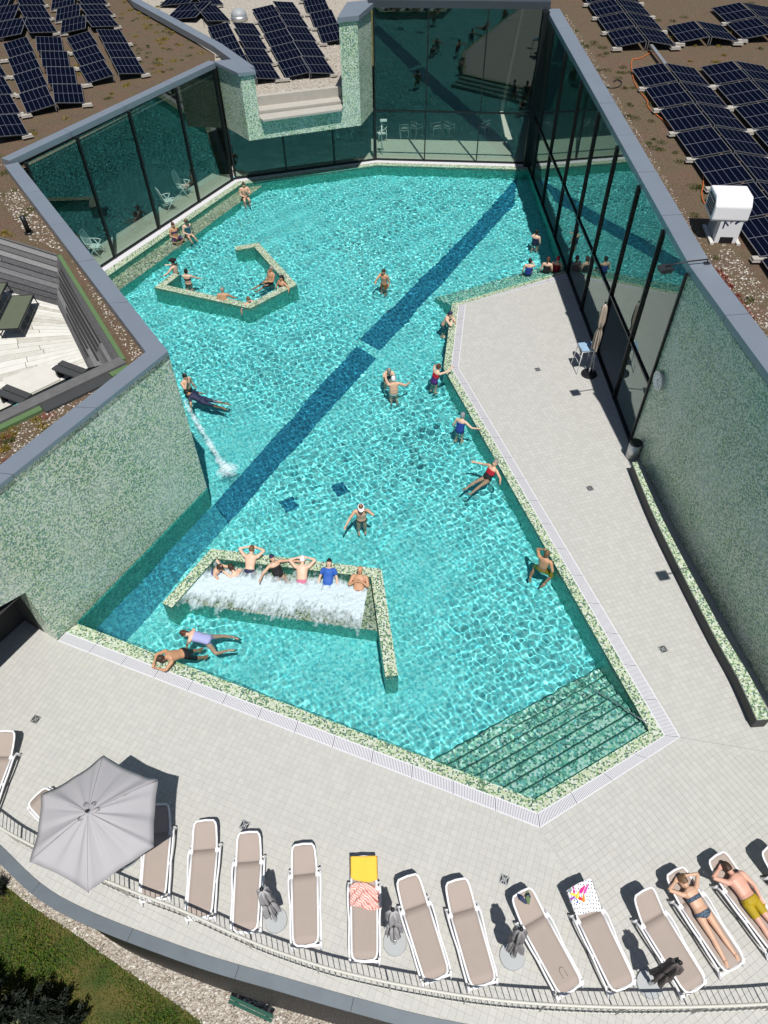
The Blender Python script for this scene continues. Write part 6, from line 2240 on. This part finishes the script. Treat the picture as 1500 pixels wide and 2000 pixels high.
# along the far left bench
bather('man in black trunks sitting alone on the far corner of the pool edge', (479, 384), (10, 22), wl=.02, zoff=.02, leg='sit', armL='chest', armR='lap', suit='trunks', suitc='black', hair='brown', skin='fair')
bather('woman in a purple bikini sitting on the left bench, hair tied up', (343, 463), (14, 16), wl=.03, leg='cross', armL='behind', armR='lap', suit='bikini', suitc='purple', hair='auburn', style='bun', skin='tan', female=True)
bather('woman with a dark swimsuit and sun visor on the left bench', (368, 456), (18, 20), wl=.04, leg='long', armL='behind', armR='lap', suit='onepiece', suitc='teal', hair='light', style='visor_black', skin='light', female=True)
# in and around the U-shaped divider
bather('person with a black wide-brimmed hat at the end of the divider', (343, 531), (-16, -4), wl=.16, armL='out', armR='forward', suit='trunks', suitc='navy', hair='black', style='hat', skin='light')
bather('woman seen from behind with dark bun inside the divider', (368, 552), (6, -16), wl=.12, armL='forward', armR='out', suit='bikini', suitc='black', hair='black', style='bun', skin='light', female=True)
bather('bald broad man seen from behind inside the divider', (437, 588), (4, -20), wl=.18, lean=.15, armL='down', armR='out', suit='trunks', suitc='navy', hair='grey', style='fringe', skin='tan', fat=1.25)
bather('person low in the water resting both arms on the divider', (484, 594), (22, 10), wl=.38, lean=.1, armL='edge', armR='wide', suit='trunks', suitc='navy', hair='light', style='short', skin='rosy')
bather('tanned man with sunglasses sitting inside the right arm of the divider', (527, 549), (-18, 8), wl=.10, lean=-.3, leg='long', armL='lap', armR='down', suit='trunks', suitc='black', hair='grey', skin='tan', extra='sunglasses', fat=1.1)
bather('dark-haired woman leaning in the right corner of the divider', (548, 562), (-16, 10), wl=.22, lean=-.25, leg='long', armL='wide', armR='lap', suit='bikini', suitc='black', hair='black', style='long', skin='tan', female=True)
# open water
bather('slim tanned person standing alone in mid pool', (750, 553), (-12, 10), wl=.08, armL='down', armR='forward', suit='trunks', suitc='orange', hair='brown', style='short', skin='tan')
bather('man with a navy cap leaning on the deck edge at the pool bend', (866, 632), (20, 2), wl=.12, lean=.35, armL='edge', armR='face', suit='trunks', suitc='teal', hair='black', style='cap_navy', skin='light')
bather('woman in red and purple swimsuit resting her arms on the pool edge', (848, 744), (20, -10), wl=.06, lean=.25, armL='head', armR='reach', suit='onepiece', suitc='purple', hair='auburn', style='bun', skin='light', female=True, extra='redtop')
bather('grey-haired swimmer reaching both hands to a partner in white cap', (757, 727), (8, 22), wl=.34, lean=.35, armL='forward', armR='forward', suit='onepiece', suitc='navy', hair='grey', style='short', skin='light', female=True)
bather('broad back of a swimmer in a white cap holding a partner', (769, 764), (-6, -22), wl=.14, lean=.1, armL='reach', armR='wide', suit='briefs', suitc='white', hair='grey', style='cap_white', skin='fair', fat=1.2)
bather('woman in a dark blue swimsuit and pale cap holding the pool edge', (898, 838), (16, -18), wl=.10, lean=.15, armL='down', armR='wide', suit='onepiece', suitc='royal', hair='grey', style='cap_grey', skin='light', female=True)
bather('woman in a red and black swimsuit leaning back against the edge', (951, 932), (-20, 12), wl=.10, lean=-.55, leg='long', armL='wide', armR='wide', suit='onepiece', suitc='black', hair='grey', style='short', skin='fair', female=True, extra='redtop', fat=1.12)
bather('man in a visor and sunglasses standing chest-deep near the floor drains', (706, 1013), (2, 22), wl=.04, lean=.08, armL='head', armR='out', suit='briefs', suitc='black', hair='light', style='visor_white', skin='fair', extra='glasses', fat=1.12)
bather('person with hands behind the head by the lower right edge', (1060, 1106), (14, -18), wl=.16, lean=.1, armL='head', armR='hipl', leg='frog', suit='trunks', suitc='mustard', hair='light', style='short', skin='tan')
bather('dark-haired man standing by the corner of the left mosaic wall', (366, 756), (20, 10), wl=.14, armL='down', armR='face', suit='trunks', suitc='black', hair='black', style='short', skin='fair')
bather('swimmer in a navy shirt lying flat beside the left mosaic wall', (392, 781), (-26, -6), wl=.10, tilt=1.45, lean=-.25, armL='out', armR='out', leg='trail', suit='trunks', suitc='navy', top='shirt', topc='navy', hair='black', style='ponytail', skin='tan', female=True)
# by the facade
bather('bather half in the facade shadow in the open water', (1045, 472), (8, -14), wl=.20, armL='forward', armR='down', suit='onepiece', suitc='navy', hair='black', style='bun', skin='light', female=True)
bather('woman in a blue swimsuit sitting with her back to the deck tip', (1032, 531), (4, -16), wl=.14, leg='sit', armL='down', armR='forward', suit='onepiece', suitc='royal', hair='black', style='bun', skin='light', female=True)
bather('woman in a black swimsuit sitting at the edge of the facade shadow', (1067, 529), (4, -16), wl=.12, leg='sit', armL='down', armR='down', suit='onepiece', suitc='black', hair='auburn', style='ponytail', skin='light', female=True)
bather('person in red sitting in the shadow next to the glass facade', (1086, 527), (4, -16), wl=.12, leg='sit', armL='down', armR='down', suit='onepiece', suitc='red', hair='black', style='cap_red', skin='light', female=True)
# on the bubbling bench
JG = 'bathers on the bubbling massage bench'
bather('person in a blue swimsuit at the left end of the bubbling bench', (414, 1116), (20, 6), wl=.22, lean=.5, armL='reach', armR='forward', leg='kneel', suit='onepiece', suitc='royal', hair='brown', style='short', skin='fair', female=True, group=JG)
bather('dark-haired woman low in the foam reaching to the left', (470, 1130), (-16, -14), wl=.34, lean=.6, armL='swim', armR='down', leg='trail', suit='bikini', suitc='black', hair='brown', style='ponytail', skin='light', female=True, group=JG)
bather('person in dark blue trunks leaning over the bench wall with raised elbows', (488, 1112), (6, -20), wl=.06, tilt=.85, lean=.0, armL='pillow', armR='pillow', leg='trail', suit='trunks', suitc='navy', hair='light', style='short', skin='light', group=JG)
bather('person in a black suit and navy cap in the middle of the foam', (545, 1122), (10, 14), wl=.10, lean=-.5, armL='wide', armR='wide', leg='long', suit='onepiece', suitc='black', hair='black', style='cap_navy', skin='fair', female=True, group=JG)
bather('person in a white cap and pink shorts lying over the bench wall', (590, 1130), (2, -20), wl=.10, tilt=.95, lean=.0, armL='pillow', armR='pillow', leg='trail', suit='trunks', suitc='pink', hair='black', style='cap_white', skin='light', group=JG, fat=1.1)
bather('person in a bright blue shirt lying back in the foam', (640, 1140), (-4, 22), wl=.06, lean=-.85, armL='down', armR='down', leg='long', suit='trunks', suitc='blue', top='shirt', topc='blue', hair='black', style='bun', skin='light', female=True, group=JG)
bather('bald man with hands on his chest at the right end of the bench', (700, 1152), (-4, 22), wl=.10, lean=-.75, armL='chest', armR='chest', leg='long', suit='trunks', suitc='maroon', hair='grey', style='bald', skin='tan', group=JG, fat=1.15)
# at the near edge
bather('muscular man in black trunks leaning his arms on the near pool edge', (360, 1276), (-24, 14), wl=-.02, zoff=.04, tilt=.95, lean=.05, armL=((.30, .16, .62), (.02, .30, .80)), armR=((.32, .20, .58), (.04, .34, .78)), leg=((.12, .20, -.38), (.14, .26, -.78)), suit='trunks', suitc='black', hair='brown', style='short', skin='tan', voxel=.011, head_nod=.1)
bather('woman in a pale patterned swimsuit swimming behind the muscular man', (398, 1248), (-26, -4), wl=.10, tilt=1.25, lean=.0, armL=((.20, .26, .46), (.30, .48, .40)), armR=((.24, .30, .50), (.16, .48, .62)), leg='frog', suit='onepiece', suitc='lilac', hair='auburn', style='ponytail', skin='light', female=True)

# the two sunbathers lie face down on their loungers
LEGS['prone'] = ((.10, .01, -.43), (.13, .03, -.85))


def sunbather(i, label, **kw):
    c, d, ang, deg = LPOS[i]
    th_ = math.radians(deg) * .35
    upv = np.array([d[0] * math.cos(th_), d[1] * math.cos(th_), math.sin(th_)])
    fr_ = -np.array([-d[0] * math.sin(th_), -d[1] * math.sin(th_), math.cos(th_)])
    p = on_lounger(i, kw.pop('dx', 0.), kw.pop('y', -.02), .115)
    return build_person('person', label, p, fr_, upv, -.10, leg='prone', voxel=.009, **kw)


sunbather(13, 'woman in a dark patterned bikini lying face down on a sun lounger', y=.06, armL='pillow', armR='pillow', suit='bikini', suitc='pattern', hair='light', style='bun', skin='fair', female=True, head_turn=.5, scale=1.0)
sunbather(14, 'man in mustard yellow shorts lying face down on the far right lounger', y=-.02, armL='pillow', armR='side', suit='shorts', suitc='mustard', hair='brown', style='short', skin='rosy', fat=1.08, head_turn=-.5, scale=1.04)

# ================================================================== FOAM
_s = N('pool_foam')
_tr = _s.n('BsdfTransparent')
_mx = _s.n('MixShader')
_at = _s.n('Attribute'); _at.attribute_name = 'bubbles'
_s.l(_at.outputs['Fac'], _mx.inputs[0])
_s.set(Base_Color=(.64, .76, .82), Roughness=.6)
_s.l(_tr.outputs[0], _mx.inputs[1]); _s.l(_s.b.outputs[0], _mx.inputs[2]); _s.l(_mx.outputs[0], _s.out.inputs[0])
M['froth'] = _s.m


def vnoise(X, Y, seed):
    """smooth value noise"""
    r = np.random.default_rng(seed)
    T = r.random((97, 97))
    xi, yi = np.floor(X).astype(int), np.floor(Y).astype(int)
    fx, fy = X - xi, Y - yi
    fx, fy = fx * fx * (3 - 2 * fx), fy * fy * (3 - 2 * fy)
    g = lambda a, b: T[a % 97, b % 97]
    return (g(xi, yi) * (1 - fx) + g(xi + 1, yi) * fx) * (1 - fy) + (g(xi, yi + 1) * (1 - fx) + g(xi + 1, yi + 1) * fx) * fy


def froth(name, org, ax, ay, L_, W_, dens, z, seed, step=.017, hgt=.02, streak=(9, 19)):
    """a sheet of bubbles; every vertex keeps how densely the bubbles lie there"""
    nx, ny = int(L_ / step), int(W_ / step)
    gx, gy = np.meshgrid(np.arange(nx + 1) / nx * L_, np.arange(ny + 1) / ny * W_)
    D = dens(gx / L_, gy / W_)
    n = .40 * vnoise(gx * streak[1], gy * streak[0], seed) + .25 * vnoise(gx * streak[1] * 2.1, gy * streak[0] * 2.3, seed + 1) + .35 * vnoise(gx * 4, gy * 3.2, seed + 2)
    al = np.clip((D * 1.18 - n * .90) * 1.5, 0, .84)
    h = vnoise(gx * 14, gy * 14, seed + 5) * hgt + vnoise(gx * 33, gy * 33, seed + 6) * hgt * .5
    v = np.stack([org[0] + ax[0] * gx + ay[0] * gy, org[1] + ax[1] * gx + ay[1] * gy, z + h], -1).reshape(-1, 3)
    keep = (al[:-1, :-1] + al[1:, :-1] + al[:-1, 1:] + al[1:, 1:]) > .3
    used = np.zeros(al.shape, bool)
    used[:-1, :-1] |= keep; used[1:, :-1] |= keep; used[:-1, 1:] |= keep; used[1:, 1:] |= keep
    idx = np.full(al.shape, -1); idx[used] = np.arange(used.sum())
    j, i = np.nonzero(keep)
    q = np.stack([idx[j, i], idx[j, i + 1], idx[j + 1, i + 1], idx[j + 1, i]], -1)
    if (ax[0] * ay[1] - ax[1] * ay[0]) < 0:
        q = q[:, ::-1]
    me = bpy.data.meshes.new(name)
    me.from_pydata(v[used.ravel()].tolist(), [], q.tolist())
    me.polygons.foreach_set('use_smooth', [True] * len(q))
    at = me.attributes.new('bubbles', 'FLOAT', 'POINT')
    at.data.foreach_set('value', al[used].astype(np.float32))
    me.materials.append(M['froth'])
    return link(name, me, None, 'stuff', rec=True)


ja, jb, jc = P(418, 1084)[:2], P(737, 1121)[:2], P(327, 1190)[:2]
ax = (jb - ja) / np.linalg.norm(jb - ja); ay = v2(ax[1], -ax[0])
org = ja + v2(-1.0, 0) * 0 - ax * 1.05
JL = np.linalg.norm(jb - ja) + 1.0


def jd(u, v):
    x = u * JL - 1.05; y = v * 2.75
    left = -.52 * y + .05                        # the slanting left arm of the wall
    right = np.linalg.norm(jb - ja) - .22 + .03 * y
    sm = lambda a, b, t: np.clip((t - a) / (b - a), 0, 1) ** 2 * (3 - 2 * np.clip((t - a) / (b - a), 0, 1))
    wob = .30 * vnoise(x * 1.6, y * .3 + 3, 21) + .15 * vnoise(x * 5, y, 22)
    d = .36 + .62 * sm(.30, 1.0, y + wob * .4)
    d *= 1 - .95 * sm(1.25, 2.75, y + wob)
    d *= (x > left + .15) & (x < right) & (y > .17)
    return d * 1.0


froth('foam', org, ax, ay, JL, 2.75, jd, WATER + .02, 31)
jl = np.array(smooth_line([P(x, y)[:2] for x, y in ((362, 786), (378, 815), (398, 846), (415, 876), (430, 900), (442, 914))], 8))


def pd(px, py, line):
    d = np.full(px.shape, 9.)
    t = np.zeros(px.shape)
    for k, q in enumerate(line):
        e = np.hypot(px - q[0], py - q[1])
        t = np.where(e < d, k / len(line), t); d = np.minimum(d, e)
    return d, t


lo = jl.min(0) - 1.0; hi = jl.max(0) + 1.0


def jetd(u, v):
    px, py = lo[0] + u * (hi[0] - lo[0]), lo[1] + v * (hi[1] - lo[1])
    d, t = pd(px, py, jl)
    w = .07 + .10 * t + .20 * np.exp(-((t - .97) / .06) ** 2)
    return np.clip(1.0 - d / (w * 1.8), 0, 1) ** .8 * .80


froth('foam', lo, v2(1, 0), v2(0, 1), hi[0] - lo[0], hi[1] - lo[1], jetd, WATER + .015, 51, .018, .06, (22, 22))
for k, (x, y, r_, q) in enumerate(((366, 782, .5, .55), (425, 783, .45, .42), (398, 1238, .55, .40), (430, 1250, .35, .35), (372, 1262, .3, .35))):
    p = P(x, y)[:2]
    froth('foam', p - r_, v2(1, 0), v2(0, 1), 2 * r_, 2 * r_, lambda u, v, q=q: np.clip(1 - 2 * np.hypot(u - .5, v - .5), 0, 1) * q * 1.1, WATER + .012, 60 + 9 * k, .02, .03, (16, 16))
